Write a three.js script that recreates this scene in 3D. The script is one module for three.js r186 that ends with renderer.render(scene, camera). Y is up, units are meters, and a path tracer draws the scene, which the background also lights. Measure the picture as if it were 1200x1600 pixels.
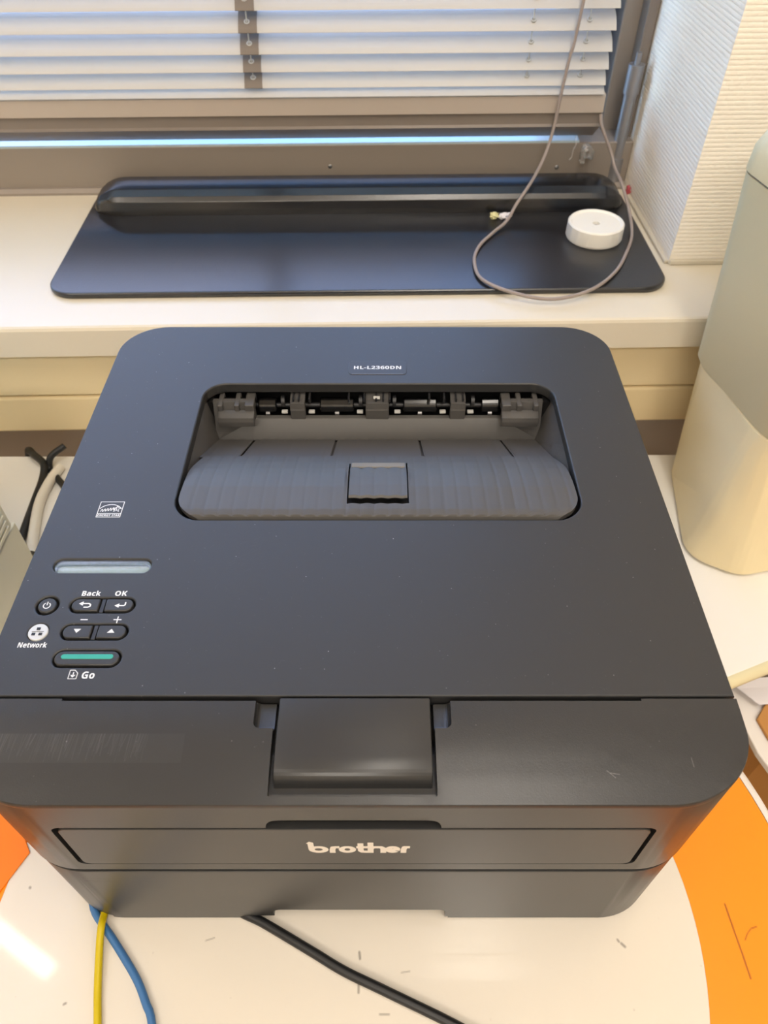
import * as THREE from 'three';
import { RoundedBoxGeometry } from 'three/addons/geometries/RoundedBoxGeometry.js';
import { mergeGeometries, mergeVertices, toCreasedNormals } from 'three/addons/utils/BufferGeometryUtils.js';
import { RectAreaLightUniformsLib } from 'three/addons/lights/RectAreaLightUniformsLib.js';
import { Sky } from 'three/addons/objects/Sky.js';
import { Brush, Evaluator, SUBTRACTION } from 'three-bvh-csg';

// ------------------------------------------------------------------ camera, sky, lamps, exposure
// metres, y up; the round table top is y = 0, the printer is centred on x = 0 with its front at z = 0.178
const scene = new THREE.Scene();
const camera = new THREE.PerspectiveCamera(69.1, 1200 / 1600, 0.02, 60);
const PITCH = THREE.MathUtils.degToRad(46.9);
camera.position.set(0.014, 0.497, 0.306);
camera.lookAt(0.014, 0.497 - Math.sin(PITCH), 0.306 - Math.cos(PITCH));
camera.focus = 0.42;
camera.userData.fStop = 15;

const renderer = new THREE.WebGLRenderer({ antialias: true });
renderer.toneMapping = THREE.LinearToneMapping;
renderer.toneMappingExposure = 1.0;
renderer.shadowMap.enabled = true;
RectAreaLightUniformsLib.init();

const sky = new Sky();
sky.scale.setScalar(50);
sky.material.uniforms.turbidity.value = 2;
sky.material.uniforms.rayleigh.value = 1.9;
sky.material.uniforms.mieCoefficient.value = 0.004;
sky.material.uniforms.mieDirectionalG.value = 0.75;
sky.material.uniforms.sunPosition.value.set(-0.25, 0.75, 0.6);   // the sun stands behind the building
scene.add(sky);
scene.backgroundIntensity = 1.4;

const WARM = new THREE.Color(1.0, 0.925, 0.83);
const LAMPS = [
  // [x, y, z, width, length, turn, radiance]
  [0.28, 1.99, 0.62, 0.2, 1.3, 0, 19, 'ceiling'],
  [-1.25, 1.99, 0.95, 0.2, 1.3, 0, 9, 'ceiling'],  // added to even out the room light on the left
  [1.45, 1.99, 1.2, 0.2, 1.3, 0, 12.5, 'ceiling'],  // added to even out the room light on the right
  [-0.3, 1.99, 2.2, 1.3, 0.2, 0, 44, 'ceiling'],  // added behind the camera to brighten faces turned to the room
  [-0.95, 1.5, -0.203, 0.036, 0.44, 0, 15, 'tube'],
];

// ------------------------------------------------------------------ helpers
let seed = 7;
function rnd() { seed = (seed * 1664525 + 1013904223) % 4294967296; return seed / 4294967296; }
const used = {};
function numbered(n) { const k = used[n] = (used[n] ?? -1) + 1; return k ? n + '_' + String(k).padStart(3, '0') : n; }
function shade(m) { m.castShadow = true; m.receiveShadow = true; return m; }
function tag(o, label, category, group) { o.userData.label = label; o.userData.category = category; if (group) o.userData.group = group; return o; }
function thing(name, label, category, [x, y, z] = [0, 0, 0], turn = 0, group) {
  const o = new THREE.Group(); o.name = numbered(name); o.position.set(x, y, z); o.rotation.y = turn; scene.add(o);
  return tag(o, label, category, group);
}
function part(name, geo, mat, parent, pos, label) {
  const m = shade(new THREE.Mesh(geo, mat)); m.name = parent === scene ? numbered(name) : name;
  if (pos) m.position.set(...pos);
  if (label) m.userData.label = label;
  parent.add(m); return m;
}
function struct(name, geo, mat, pos, turn = 0) {
  const m = part(name, geo, mat, scene, pos); m.rotation.y = turn; m.userData.kind = 'structure'; return m;
}
const bx = (x0, x1, y0, y1, z0, z1) => { const g = new THREE.BoxGeometry(x1 - x0, y1 - y0, z1 - z0); g.translate((x0 + x1) / 2, (y0 + y1) / 2, (z0 + z1) / 2); return g; };
const rbx = (x0, x1, y0, y1, z0, z1, r, s = 3) => { const g = new RoundedBoxGeometry(x1 - x0, y1 - y0, z1 - z0, s, r); g.translate((x0 + x1) / 2, (y0 + y1) / 2, (z0 + z1) / 2); return g; };
const cylX = (r, x0, x1, y, z, n = 20) => { const g = new THREE.CylinderGeometry(r, r, x1 - x0, n); g.rotateZ(Math.PI / 2); g.translate((x0 + x1) / 2, y, z); return g; };
const merge = (list) => mergeGeometries(list.map((g) => { const h = g.index ? g.toNonIndexed() : g; for (const k of Object.keys(h.attributes)) if (!['position', 'normal', 'uv'].includes(k)) h.deleteAttribute(k); return h; }));
// creased normals; faces that lie square to an axis stay flat when asked
function smooth(g, a = 0.6, flat = false) {
  const h = toCreasedNormals(g, a);
  if (flat) {
    const p = h.attributes.position, n = h.attributes.normal, A = new THREE.Vector3(), B = new THREE.Vector3(), C = new THREE.Vector3(), at = new Map();
    const key = (i) => `${Math.round(p.getX(i) * 2e5)},${Math.round(p.getY(i) * 2e5)},${Math.round(p.getZ(i) * 2e5)}`, faces = [];
    for (let i = 0; i < p.count; i += 3) {
      A.fromBufferAttribute(p, i); B.fromBufferAttribute(p, i + 1); C.fromBufferAttribute(p, i + 2);
      const f = B.clone().sub(A).cross(C.sub(A)).normalize(); faces.push(f);
      if (Math.max(Math.abs(f.x), Math.abs(f.y), Math.abs(f.z)) > 0.99998) for (let k = 0; k < 3; k++) { const q = key(i + k); if (!at.has(q)) at.set(q, []); at.get(q).push(f); }
    }
    const limit = Math.cos(a);
    for (let i = 0; i < p.count; i++) { const f = faces[Math.floor(i / 3)], c = at.get(key(i)); if (!c) continue; let best = limit, w = null; for (const v of c) { const d = v.dot(f); if (d > best) { best = d; w = v; } } if (w) n.setXYZ(i, w.x, w.y, w.z); }
  }
  return h;
}
function noUV(g) { const h = g.index ? g.toNonIndexed() : g.clone(); h.deleteAttribute('uv'); return h; }
// uv from two axes, in units of (w, h) from (u0, v0)
function planar(g, a, b, u0, v0, w, h) {
  const p = g.attributes.position, uv = new Float32Array(p.count * 2);
  for (let i = 0; i < p.count; i++) { uv[2 * i] = (p.getComponent(i, a) - u0) / w; uv[2 * i + 1] = (p.getComponent(i, b) - v0) / h; }
  g.setAttribute('uv', new THREE.BufferAttribute(uv, 2)); return g;
}
// uv in metres by the way each face points
function boxUV(g, s = 1) {
  const h = g.index ? g.toNonIndexed() : g, p = h.attributes.position, uv = new Float32Array(p.count * 2), A = new THREE.Vector3(), B = new THREE.Vector3(), C = new THREE.Vector3();
  for (let i = 0; i < p.count; i += 3) {
    A.fromBufferAttribute(p, i); B.fromBufferAttribute(p, i + 1); C.fromBufferAttribute(p, i + 2);
    const n = B.clone().sub(A).cross(C.clone().sub(A)), ax = Math.abs(n.x), ay = Math.abs(n.y), az = Math.abs(n.z);
    [A, B, C].forEach((v, k) => { const [a, b] = ay >= ax && ay >= az ? [v.x, v.z] : ax >= az ? [v.z, v.y] : [v.x, v.y]; uv[2 * (i + k)] = a / s; uv[2 * (i + k) + 1] = b / s; });
  }
  h.setAttribute('uv', new THREE.BufferAttribute(uv, 2)); return h;
}
// plan outline -> solid between y0 and y1 with rounded edges of size b; outline and holes are lists of [x, z]
const toShape = (pts, holes = []) => { const s = new THREE.Shape(pts.map(([x, z]) => new THREE.Vector2(x, -z))); for (const h of holes) s.holes.push(new THREE.Path(h.map(([x, z]) => new THREE.Vector2(x, -z)))); return s; };
function slab(pts, y0, y1, b = 0.001, holes = [], seg = 3) {
  const g = new THREE.ExtrudeGeometry(toShape(pts, holes), { depth: y1 - y0 - 2 * b, bevelEnabled: b > 0, bevelThickness: b, bevelSize: b, bevelOffset: -b, bevelSegments: seg, steps: 1 });
  g.rotateX(-Math.PI / 2); g.translate(0, y0 + b, 0); return g;
}
function roundRect(x0, x1, z0, z1, r, n = 8) {
  const R = Array.isArray(r) ? r : [r, r, r, r], out = [];
  [[x1 - R[0], z1 - R[0], 0, R[0]], [x0 + R[1], z1 - R[1], 1, R[1]], [x0 + R[2], z0 + R[2], 2, R[2]], [x1 - R[3], z0 + R[3], 3, R[3]]].forEach(([cx, cz, q, rr]) => {
    for (let i = 0; i <= n; i++) { const a = (q + i / n) * Math.PI / 2; out.push([cx + rr * Math.cos(a), cz + rr * Math.sin(a)]); }
  });
  return out;
}
const pill = (xc, zc, w, h, n = 10) => roundRect(xc - w / 2, xc + w / 2, zc - h / 2, zc + h / 2, h / 2 - 1e-5, n);
const disc = (xc, zc, r, n = 40) => Array.from({ length: n }, (_, i) => [xc + r * Math.cos(i / n * 2 * Math.PI), zc + r * Math.sin(i / n * 2 * Math.PI)]);
// profile in (z, y) swept along x
function sweepX(pts, x0, x1, b = 0, seg = 2) {
  const s = new THREE.Shape(pts.map(([z, y]) => new THREE.Vector2(-z, y)));
  const g = new THREE.ExtrudeGeometry(s, { depth: x1 - x0 - 2 * b, bevelEnabled: b > 0, bevelThickness: b, bevelSize: b, bevelOffset: -b, bevelSegments: seg });
  g.rotateY(Math.PI / 2); g.translate(x0 + b, 0, 0); return g;
}
const V = (a) => new THREE.Vector3(...a);
const tube = (pts, r, n = 80, k = 12, t = 0.5) => new THREE.TubeGeometry(new THREE.CatmullRomCurve3(pts.map(V), false, 'catmullrom', t), n, r, k);
const csg = new Evaluator(); csg.attributes = ['position', 'normal']; csg.useGroups = false;
function cut(a, ...list) {
  let A = new Brush(noUV(a)); A.updateMatrixWorld();
  for (const g of list) { const B = new Brush(noUV(g)); B.updateMatrixWorld(); A = csg.evaluate(A, B, SUBTRACTION); }
  const g = A.geometry; g.clearGroups(); return g;
}
function grid(fn, us, vs, keep = () => true) {
  const pos = [], idx = [], n = vs.length;
  us.forEach((u, i) => vs.forEach((v, j) => pos.push(...fn(u, v, i, j))));
  for (let i = 0; i + 1 < us.length; i++) for (let j = 0; j + 1 < n; j++) if (keep(i, j)) { const a = i * n + j, b = a + n; idx.push(a, a + 1, b, b, a + 1, b + 1); }
  const g = new THREE.BufferGeometry(); g.setAttribute('position', new THREE.Float32BufferAttribute(pos, 3)); g.setIndex(idx); g.computeVertexNormals(); return g;
}
// a skin through rings of equal length, closed at both ends
function loft(rings, capA = true, capB = true) {
  const n = rings[0].length, pos = [], idx = [];
  for (const r of rings) for (const p of r) pos.push(...p);
  for (let i = 0; i + 1 < rings.length; i++) for (let j = 0; j < n; j++) { const a = i * n + j, b = i * n + (j + 1) % n; idx.push(a, a + n, b, b, a + n, b + n); }
  [[0, capA, 1], [rings.length - 1, capB, 0]].forEach(([i, on, flip]) => {
    if (!on) return;
    const c = rings[i].reduce((s, p) => [s[0] + p[0] / n, s[1] + p[1] / n, s[2] + p[2] / n], [0, 0, 0]), k = pos.length / 3; pos.push(...c);
    for (let j = 0; j < n; j++) { const a = i * n + j, b = i * n + (j + 1) % n; flip ? idx.push(k, a, b) : idx.push(k, b, a); }
  });
  const g = new THREE.BufferGeometry(); g.setAttribute('position', new THREE.Float32BufferAttribute(pos, 3)); g.setIndex(idx);
  return g;
}

// ------------------------------------------------------------------ textures
function canvasTex(w, h, draw, srgb = true, wrap = false) {
  const c = document.createElement('canvas'); c.width = w; c.height = h; draw(c.getContext('2d'), w, h);
  const t = new THREE.CanvasTexture(c); if (srgb) t.colorSpace = THREE.SRGBColorSpace;
  if (wrap) t.wrapS = t.wrapT = THREE.RepeatWrapping; t.anisotropy = 8; return t;
}
function dataTex(n, fn, m = n) {
  const d = new Uint8Array(n * m * 4);
  for (let j = 0; j < m; j++) for (let i = 0; i < n; i++) { const v = Math.max(0, Math.min(255, Math.round(255 * fn(i, j)))), k = 4 * (j * n + i); d[k] = d[k + 1] = d[k + 2] = v; d[k + 3] = 255; }
  const t = new THREE.DataTexture(d, n, m); t.wrapS = t.wrapT = THREE.RepeatWrapping; t.magFilter = THREE.LinearFilter; t.minFilter = THREE.LinearMipmapLinearFilter; t.generateMipmaps = true; t.needsUpdate = true; return t;
}
function noiseField(n, cells) {          // tiling value noise
  const a = Float32Array.from({ length: cells * cells }, rnd);
  return (i, j) => { const x = i / n * cells, y = j / n * cells, xi = Math.floor(x), yi = Math.floor(y), s = (t) => t * t * (3 - 2 * t), u = s(x - xi), v = s(y - yi), g = (p, q) => a[((q % cells) + cells) % cells * cells + ((p % cells) + cells) % cells];
    return (g(xi, yi) * (1 - u) + g(xi + 1, yi) * u) * (1 - v) + (g(xi, yi + 1) * (1 - u) + g(xi + 1, yi + 1) * u) * v; };
}
const nA = noiseField(512, 200), nB = noiseField(512, 90), nC = noiseField(512, 24), nD = noiseField(512, 7);
const grainTex = dataTex(512, (i, j) => 0.55 * nA(i, j) + 0.45 * nB(i, j));              // moulded plastic grain
const leatherTex = dataTex(512, (i, j) => 0.5 * nB(i, j) + 0.3 * nA(i, j) + 0.2 * nC(i, j));
const mottleTex = dataTex(512, (i, j) => 0.5 * nC(i, j) + 0.5 * nD(i, j));
const rep = (t, x, y = x) => { const c = t.clone(); c.repeat.set(x, y); c.needsUpdate = true; return c; };
// woven glass-fibre wallpaper: staggered threads
const weaveTex = dataTex(512, (i, j) => {
  const rows = 16, r = Math.floor(j / 512 * rows), y = (j / 512 * rows) % 1, x = (i / 512 * 10 + (r % 2) * 0.5 + 0.12 * (nD(7, r * 31) - 0.5)) % 1;
  const bump = Math.pow(Math.sin(Math.PI * y), 0.7) * (0.55 + 0.45 * Math.pow(Math.abs(Math.sin(Math.PI * x)), 0.6));
  return 0.85 * bump * (0.75 + 0.5 * nC(i, j) * 0.5) + 0.12 * nA(i, j);
});

// ------------------------------------------------------------------ materials
const std = (color, roughness, o = {}) => new THREE.MeshStandardMaterial({ color, roughness, ...o });
const phys = (color, roughness, o = {}) => new THREE.MeshPhysicalMaterial({ color, roughness, ...o });
const CHAR = '#2d2d2d';       // one charcoal plastic for the whole printer case
const M = {
  body: std(CHAR, 0.35, { bumpMap: rep(grainTex, 10), bumpScale: 0.000012 }),
  dark: std('#232325', 0.45),
  black: std('#0b0b0c', 0.5),
  chute: std('#4a4846', 0.5, { bumpMap: rep(grainTex, 12), bumpScale: 0.000008 }),
  chuteDark: std('#4a4846', 0.5),
  roller: std('#0e0e0f', 0.16),
  whiteTab: std('#bdbdb9', 0.4),
  lcd: std('#8e9c93', 0.35),
  glass: phys('#ffffff', 0.03, { transmission: 1, thickness: 0, ior: 1.5 }),
  teal: std('#2f9a8b', 0.35),
  netKey: std('#c3c6c8', 0.4),
  white: std('#ece9e2', 0.35, {}),
  paint: std('#f6efe2', 0.85, { bumpMap: rep(weaveTex, 1 / 0.062), bumpScale: 0.0005 }),
  ceil: std('#eeeae2', 0.9),
  floor: std('#b59a78', 0.55),
  sill: std('#dcd3c0', 0.32, { bumpMap: rep(mottleTex, 3), bumpScale: 0.0002 }),
  trunk: std('#f0dcb0', 0.55),
  trunk2: std('#eed9ab', 0.55),
  alu: std('#8f857b', 0.42, { metalness: 0.1 }),
  aluDark: std('#7d736a', 0.42, { metalness: 0.1 }),
  hinge: std('#97979a', 0.35, { metalness: 0.6 }),
  slat: std('#c2beb9', 0.32),
  rail: std('#b2a69a', 0.4, { metalness: 0.1 }),
  tape: std('#7d736a', 0.9),
  cordM: std('#9a8e88', 0.7),
  clear: phys('#ffffff', 0.08, { transmission: 0.9, thickness: 0.002, ior: 1.45 }),
  vinyl: phys('#121317', 0.27, { bumpMap: rep(leatherTex, 1 / 0.09), bumpScale: 0.00004, ior: 1.75 }),
  mat: phys('#14151a', 0.29, { bumpMap: rep(leatherTex, 1 / 0.12), bumpScale: 0.00005, ior: 1.75 }),
  cap: std('#efebe2', 0.4),
  beige: std('#cdc29f', 0.5, { bumpMap: rep(grainTex, 14), bumpScale: 0.000015 }),
  beige2: std('#e3d3ab', 0.5, { bumpMap: rep(grainTex, 14), bumpScale: 0.000015 }),
  beige3: std('#e0d7b6', 0.5, { bumpMap: rep(grainTex, 14), bumpScale: 0.000015 }),
  cream: std('#d9d0ab', 0.3),
  yellow: std('#c9b100', 0.42),
  blue: std('#3d6ea3', 0.42),
  cable: std('#17181a', 0.42),
  whiteCable: std('#e3dccd', 0.4),
  orangeSheet: std('#f07a10', 0.5),
  card: std('#c08a4c', 0.8),
  paperW: std('#e9e6ea', 0.7),
  steel: std('#8b8b8c', 0.35, { metalness: 0.8 }),
};

// ------------------------------------------------------------------ the room
const YAW = 0.0268;                                     // the window wall is turned a little against the printer
const WO = [0, 0, -0.2817];                             // sill front edge; wall things use local (along, up, -inwards)
const FLOOR = -0.75, CEIL = 2.05;
struct('floor', boxUV(bx(-2.6, 2.4, FLOOR - 0.1, FLOOR, -0.9, 3.1)), M.floor);
struct('ceiling', bx(-2.6, 2.4, CEIL, CEIL + 0.1, -0.9, 3.1), M.ceil);
struct('wall_left', boxUV(bx(-2.6, -2.45, FLOOR, CEIL, -0.8, 3.1)), M.paint);
struct('wall_right', boxUV(bx(2.2, 2.4, FLOOR, CEIL, -0.8, 3.1)), M.paint);
struct('wall_front', boxUV(bx(-2.6, 2.4, FLOOR, CEIL, 2.95, 3.1)), M.paint);
const WIN = { x0: -1.35, x1: 0.3034, y0: 0.088, y1: 1.45, d0: 0.10, d1: 0.45 };
struct('wall_back', boxUV(merge([
  bx(WIN.x1, 2.5, FLOOR, CEIL, -WIN.d1, -WIN.d0),
  bx(-2.6, WIN.x0, FLOOR, CEIL, -WIN.d1, -WIN.d0),
  bx(WIN.x0, WIN.x1, FLOOR, WIN.y0, -WIN.d1, -WIN.d0),
  bx(WIN.x0, WIN.x1, WIN.y1, CEIL, -WIN.d1, -WIN.d0)])), M.paint, WO, YAW);
// sill: rounded nose, notched round the wall beside the window
{
  const nose = [[0.0, 0.0895], [0, 0.1165], [-0.0012, 0.119], [-0.0035, 0.12], [-0.1, 0.12], [-0.1, 0.089], [-0.0008, 0.089]];
  const front = sweepX(nose, WIN.x0 - 0.1, 1.2);
  const back = bx(WIN.x0 + 0.001, WIN.x1 - 0.0005, 0.089, 0.12, -0.335, -0.1);
  struct('window_sill', boxUV(merge([front, back])), M.sill, WO, YAW);
  struct('trim_1', rbx(WIN.x1, 1.2, 0.12, 0.1255, -0.1, -0.0965, 0.0015), M.sill, WO, YAW);
  struct('trim_2', rbx(WIN.x1 - 0.0045, WIN.x1, 0.12, 0.124, -0.29, -0.1, 0.0015), M.sill, WO, YAW);
}
// window: fixed lower rail with a bright ledge, jamb, opening sash, pane
{
  const w = new THREE.Group(); w.name = 'window_1'; w.userData.kind = 'structure'; w.position.set(...WO); w.rotation.y = YAW; scene.add(w);
  const a = WIN.x0, b = WIN.x1;
  part('bottom_rail', rbx(a, b, 0.1205, 0.1705, -0.40, -0.281, 0.0018), M.alu, w);
  part('rail_foot', sweepX([[-0.2745, 0.12], [-0.2745, 0.1225], [-0.278, 0.1265], [-0.283, 0.1275], [-0.283, 0.12]], a, b), M.alu, w);
  part('sky_tinted_ledge', sweepX([[-0.2812, 0.1700], [-0.2814, 0.1716], [-0.2822, 0.1722], [-0.345, 0.1735], [-0.352, 0.1760], [-0.352, 0.1700]], a, b - 0.062), std('#b4c6cc', 0.2), w, null, 'ledge strip with the sky reflection put into its pale blue colour');  // pale blue stands for sky reflected in the ledge
  part('glazing_bead', rbx(a, b - 0.036, 0.165, 0.182, -0.372, -0.352, 0.002), M.aluDark, w);
  part('sash_stile', rbx(b - 0.085, b - 0.036, 0.1700, 1.42, -0.40, -0.3345, 0.002), M.alu, w);
  part('sash_stile', rbx(a, a + 0.05, 0.1700, 1.42, -0.40, -0.3345, 0.002), M.alu, w);
  part('sash_rail', rbx(a, b - 0.036, 1.37, 1.42, -0.40, -0.334, 0.002), M.alu, w);
  part('jamb', rbx(b - 0.03, b - 0.0005, 0.12, 1.45, -0.42, -0.318, 0.002), M.alu, w);
  part('jamb_bead', rbx(b - 0.012, b - 0.0004, 0.1205, 1.45, -0.3185, -0.296, 0.0015), M.aluDark, w);
  part('jamb', rbx(a, a + 0.03, 0.12, 1.45, -0.42, -0.318, 0.002), M.alu, w);
  part('head_rail', rbx(a, b, 1.42, 1.45, -0.42, -0.30, 0.002), M.alu, w);
  part('pane', bx(a + 0.04, b - 0.07, 0.17, 1.39, -0.376, -0.372), M.glass, w);
  const screw = new THREE.LatheGeometry([[0, 0.0012], [0.0012, 0.0012], [0.0022, 0.0006], [0.0026, 0]].map(([x, y]) => new THREE.Vector2(x, y)), 16); screw.rotateX(Math.PI / 2);
  part('screw', screw, M.steel, w, [0.2205, 0.143, -0.281]);
  part('screw', screw, M.steel, w, [-0.04, 0.147, -0.281]);
  // hinge: two knuckles on a pin
  const h = part('hinge', new THREE.CylinderGeometry(0.0068, 0.0068, 0.088, 20).translate(0, 0.185, 0), M.hinge, w, [b - 0.0145, 0, -0.286]);
  part('hinge_knuckle', new THREE.CylinderGeometry(0.0085, 0.0085, 0.028, 20), M.hinge, h, [0, 0.233, 0]);
  part('hinge_knuckle', new THREE.CylinderGeometry(0.0085, 0.0085, 0.03, 20), M.hinge, h, [0, 0.137, 0]);
  part('hinge_pin', new THREE.CylinderGeometry(0.003, 0.003, 0.012, 12), M.hinge, h, [0.0, 0.252, 0]);
}

struct('shade_trim_3', bx(-1.6, 1.4, FLOOR, -0.05, -0.0995, -0.085), std('#968e86', 0.8), WO, YAW);  // grey strip added for the deep shade in the gap behind the desk
struct('ground', bx(-60, 60, -6.2, -6, -80, -1.6), std('#8f979e', 0.9));

// ------------------------------------------------------------------ ceiling lamps (outside the frame; two show in the gloss of table and rollers, three are added fill)
for (const [x, y, z, w, l, turn, L, kind] of LAMPS) {
  const tubeLamp = kind === 'tube', t = thing(tubeLamp ? 'pendant_lamp' : 'unseen_ceiling_lamp', '', 'lamp', [x, y, z], tubeLamp ? Math.PI / 2 - 0.52 : 0);
  t.userData.label = tubeLamp ? 'short white tube lamp hanging on two rods near the window' : x < -1 ? 'unseen fill lamp added on the ceiling left of the table' : x < 0 ? 'unseen lamp added across the back of the room for front fill' : x < 1 ? 'long white ceiling lamp over the printer table' : 'unseen fill lamp added on the ceiling near the right wall';
  part('housing', rbx(-w / 2 - 0.012, w / 2 + 0.012, 0.004, 0.055, -l / 2 - 0.012, l / 2 + 0.012, 0.006), M.ceil, t);
  if (tubeLamp) for (const s of [-1, 1]) part('rod', new THREE.CylinderGeometry(0.004, 0.004, CEIL - y - 0.05, 8).translate(0, (CEIL - y - 0.05) / 2 + 0.05, 0), M.steel, t, [0, 0, s * l * 0.4]);
  part('diffuser', rbx(-w / 2, w / 2, -0.004, 0.008, -l / 2, l / 2, 0.003), std('#fff6e6', 0.6, { emissive: WARM, emissiveIntensity: 2.5 }), t);
  const a = new THREE.RectAreaLight(WARM, L, w, l); a.position.set(0, -0.008, 0); a.rotation.x = -Math.PI / 2; t.add(a);
}

// ------------------------------------------------------------------ venetian blind
{
  const t = thing('venetian_blind', 'white venetian blind with narrow slats lowered over the window', 'blind', WO, YAW);
  const x0 = -1.3, x1 = 0.2527, dC = -0.272, W = 0.0238, B = 0.63;
  const arc = []; const N = 8;
  for (let i = 0; i <= N; i++) { const s = (i / N - 0.5) * W, c = 0.0022 * (1 - (2 * i / N - 1) ** 2); arc.push([s, c]); }
  const prof = [...arc.map(([s, c]) => [s, c + 0.0003]), ...arc.slice().reverse().map(([s, c]) => [s, c])]
    .map(([s, c]) => [s * Math.cos(B) + c * Math.sin(B), -s * Math.sin(B) + c * Math.cos(B)]);
  const g = smooth(sweepX(prof, x0, x1), 0.5);
  const eyelet = new THREE.TorusGeometry(0.0022, 0.0008, 6, 14); eyelet.rotateX(Math.PI / 2 + B);
  let y = 0.2412, k = 0;
  const ys = [];
  while (y < 1.38) { ys.push(y); y += k < 1 ? 0.0148 : k < 2 ? 0.0160 : 0.0188; k++; }
  for (const yy of ys) part('slat', g, M.slat, t, [0, yy, dC]);
  const low = part('slat', g, M.slat, t, [0, 0.2308, dC + 0.001]); low.rotation.x = -0.22;
  const bar = part('bottom_bar', sweepX([[dC + 0.0105, 0.2080], [dC + 0.0095, 0.2242], [dC + 0.0075, 0.2260], [dC - 0.012, 0.2260], [dC - 0.0135, 0.2242], [dC - 0.0135, 0.2080]], x0, x1 + 0.003, 0.0008), M.rail, t);
  part('weight_bar', sweepX([[dC + 0.0085, 0.1930], [dC + 0.0095, 0.1937], [dC + 0.0072, 0.1960], [dC + 0.0064, 0.2067], [dC - 0.012, 0.2067], [dC - 0.012, 0.1768]], x0, x1 + 0.003, 0.0004), M.aluDark, bar, null, 'darker lower weight');
  part('head_box', rbx(x0, x1, 1.385, 1.418, dC - 0.02, dC + 0.02, 0.002), M.rail, t);
  // dark cloth ladder tape: one piece on each slat and one in each gap behind its front edge
  const tapeArc = arc.map(([q, c]) => [q * 1.04, c]), rot = ([q, c]) => [q * Math.cos(B) + c * Math.sin(B), -q * Math.sin(B) + c * Math.cos(B)];
  const onSlat = sweepX([...tapeArc.map(([q, c]) => rot([q, c + 0.0011])), ...tapeArc.slice().reverse().map(([q, c]) => rot([q, c + 0.0004]))], -0.0092, 0.0092);
  ys.forEach((yy, i) => {
    for (const tx of [-0.1141, -0.75]) if (i < 8) part('ladder_tape', onSlat, M.tape, t, [tx + 0.0006 * (i % 2), yy, dC]);
  });
  for (const tx of [-0.1141, -0.75]) { part('ladder_tape', bx(tx - 0.0095, tx + 0.0095, 0.215, 1.39, dC - 0.0135, dC - 0.013), M.tape, t); }
  for (const cx of [-0.1141, 0.1697, 0.2257]) {
    part('lift_cord', new THREE.CylinderGeometry(0.0007, 0.0007, 1.16, 6).translate(0, 0.802, 0), M.whiteTab, t, [cx, 0, dC + 0.0035]);
    ys.slice(0, 8).forEach((yy) => part('eyelet', eyelet, M.whiteTab, t, [cx, yy + 0.0015, dC + 0.0035]));
  }
}
// loop of pull cord
tag(part('blind_cord', tube([[0.222, 0.62, -0.545], [0.2061, 0.3115, -0.5423], [0.2015, 0.2626, -0.5423], [0.1986, 0.2270, -0.5423], [0.1961, 0.1963, -0.5400], [0.1902, 0.1760, -0.530], [0.1799, 0.1620, -0.512], [0.1672, 0.1555, -0.487], [0.155, 0.143, -0.474], [0.144, 0.1315, -0.459], [0.1275, 0.1287, -0.438], [0.1110, 0.1285, -0.410], [0.1035, 0.1285, -0.379], [0.108, 0.1285, -0.345], [0.1343, 0.1282, -0.3215], [0.1702, 0.1265, -0.3125], [0.2073, 0.1280, -0.325], [0.2385, 0.1285, -0.358], [0.2605, 0.1285, -0.402], [0.2725, 0.1292, -0.436], [0.2740, 0.139, -0.464], [0.2685, 0.1560, -0.494], [0.2665, 0.1600, -0.522], [0.2624, 0.1715, -0.535], [0.2538, 0.1866, -0.5385], [0.2470, 0.1990, -0.5420], [0.2456, 0.2075, -0.5468]], 0.0017, 220, 8), M.cordM, scene),
  'thin grey beige pull cord hanging in a long loop over the mat', 'cord');
// clear clips on the ledge
{
  const s = new THREE.Shape(); s.moveTo(0, 0); s.lineTo(0.003, 0); s.lineTo(0.003, 0.012); s.quadraticCurveTo(0.006, 0.016, 0.009, 0.012); s.lineTo(0.009, 0.004); s.lineTo(0.012, 0.004); s.lineTo(0.012, 0.013); s.quadraticCurveTo(0.006, 0.022, 0, 0.014);
  const g = new THREE.ExtrudeGeometry(s, { depth: 0.009, bevelEnabled: true, bevelSize: 0.0006, bevelThickness: 0.0006, bevelSegments: 2 });
  const t = thing('plastic_clip', 'clear plastic double clip on the window ledge under the blind end', 'clip', [0.2365, 0.1525, -0.5655], YAW);
  part('clip_body', g, M.clear, t); part('clip_hook', rbx(0.002, 0.010, 0.006, 0.0075, -0.006, 0.012, 0.0005), M.clear, t);
  const h = tag(part('wire_hook', tube([[0.2285, 0.178, -0.567], [0.2285, 0.170, -0.562], [0.2262, 0.166, -0.5605], [0.2258, 0.158, -0.5605], [0.2235, 0.1545, -0.5605]], 0.0009, 30, 8), M.clear, scene), 'small clear hook beside the plastic clip on the window ledge', 'hook');
}

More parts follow.
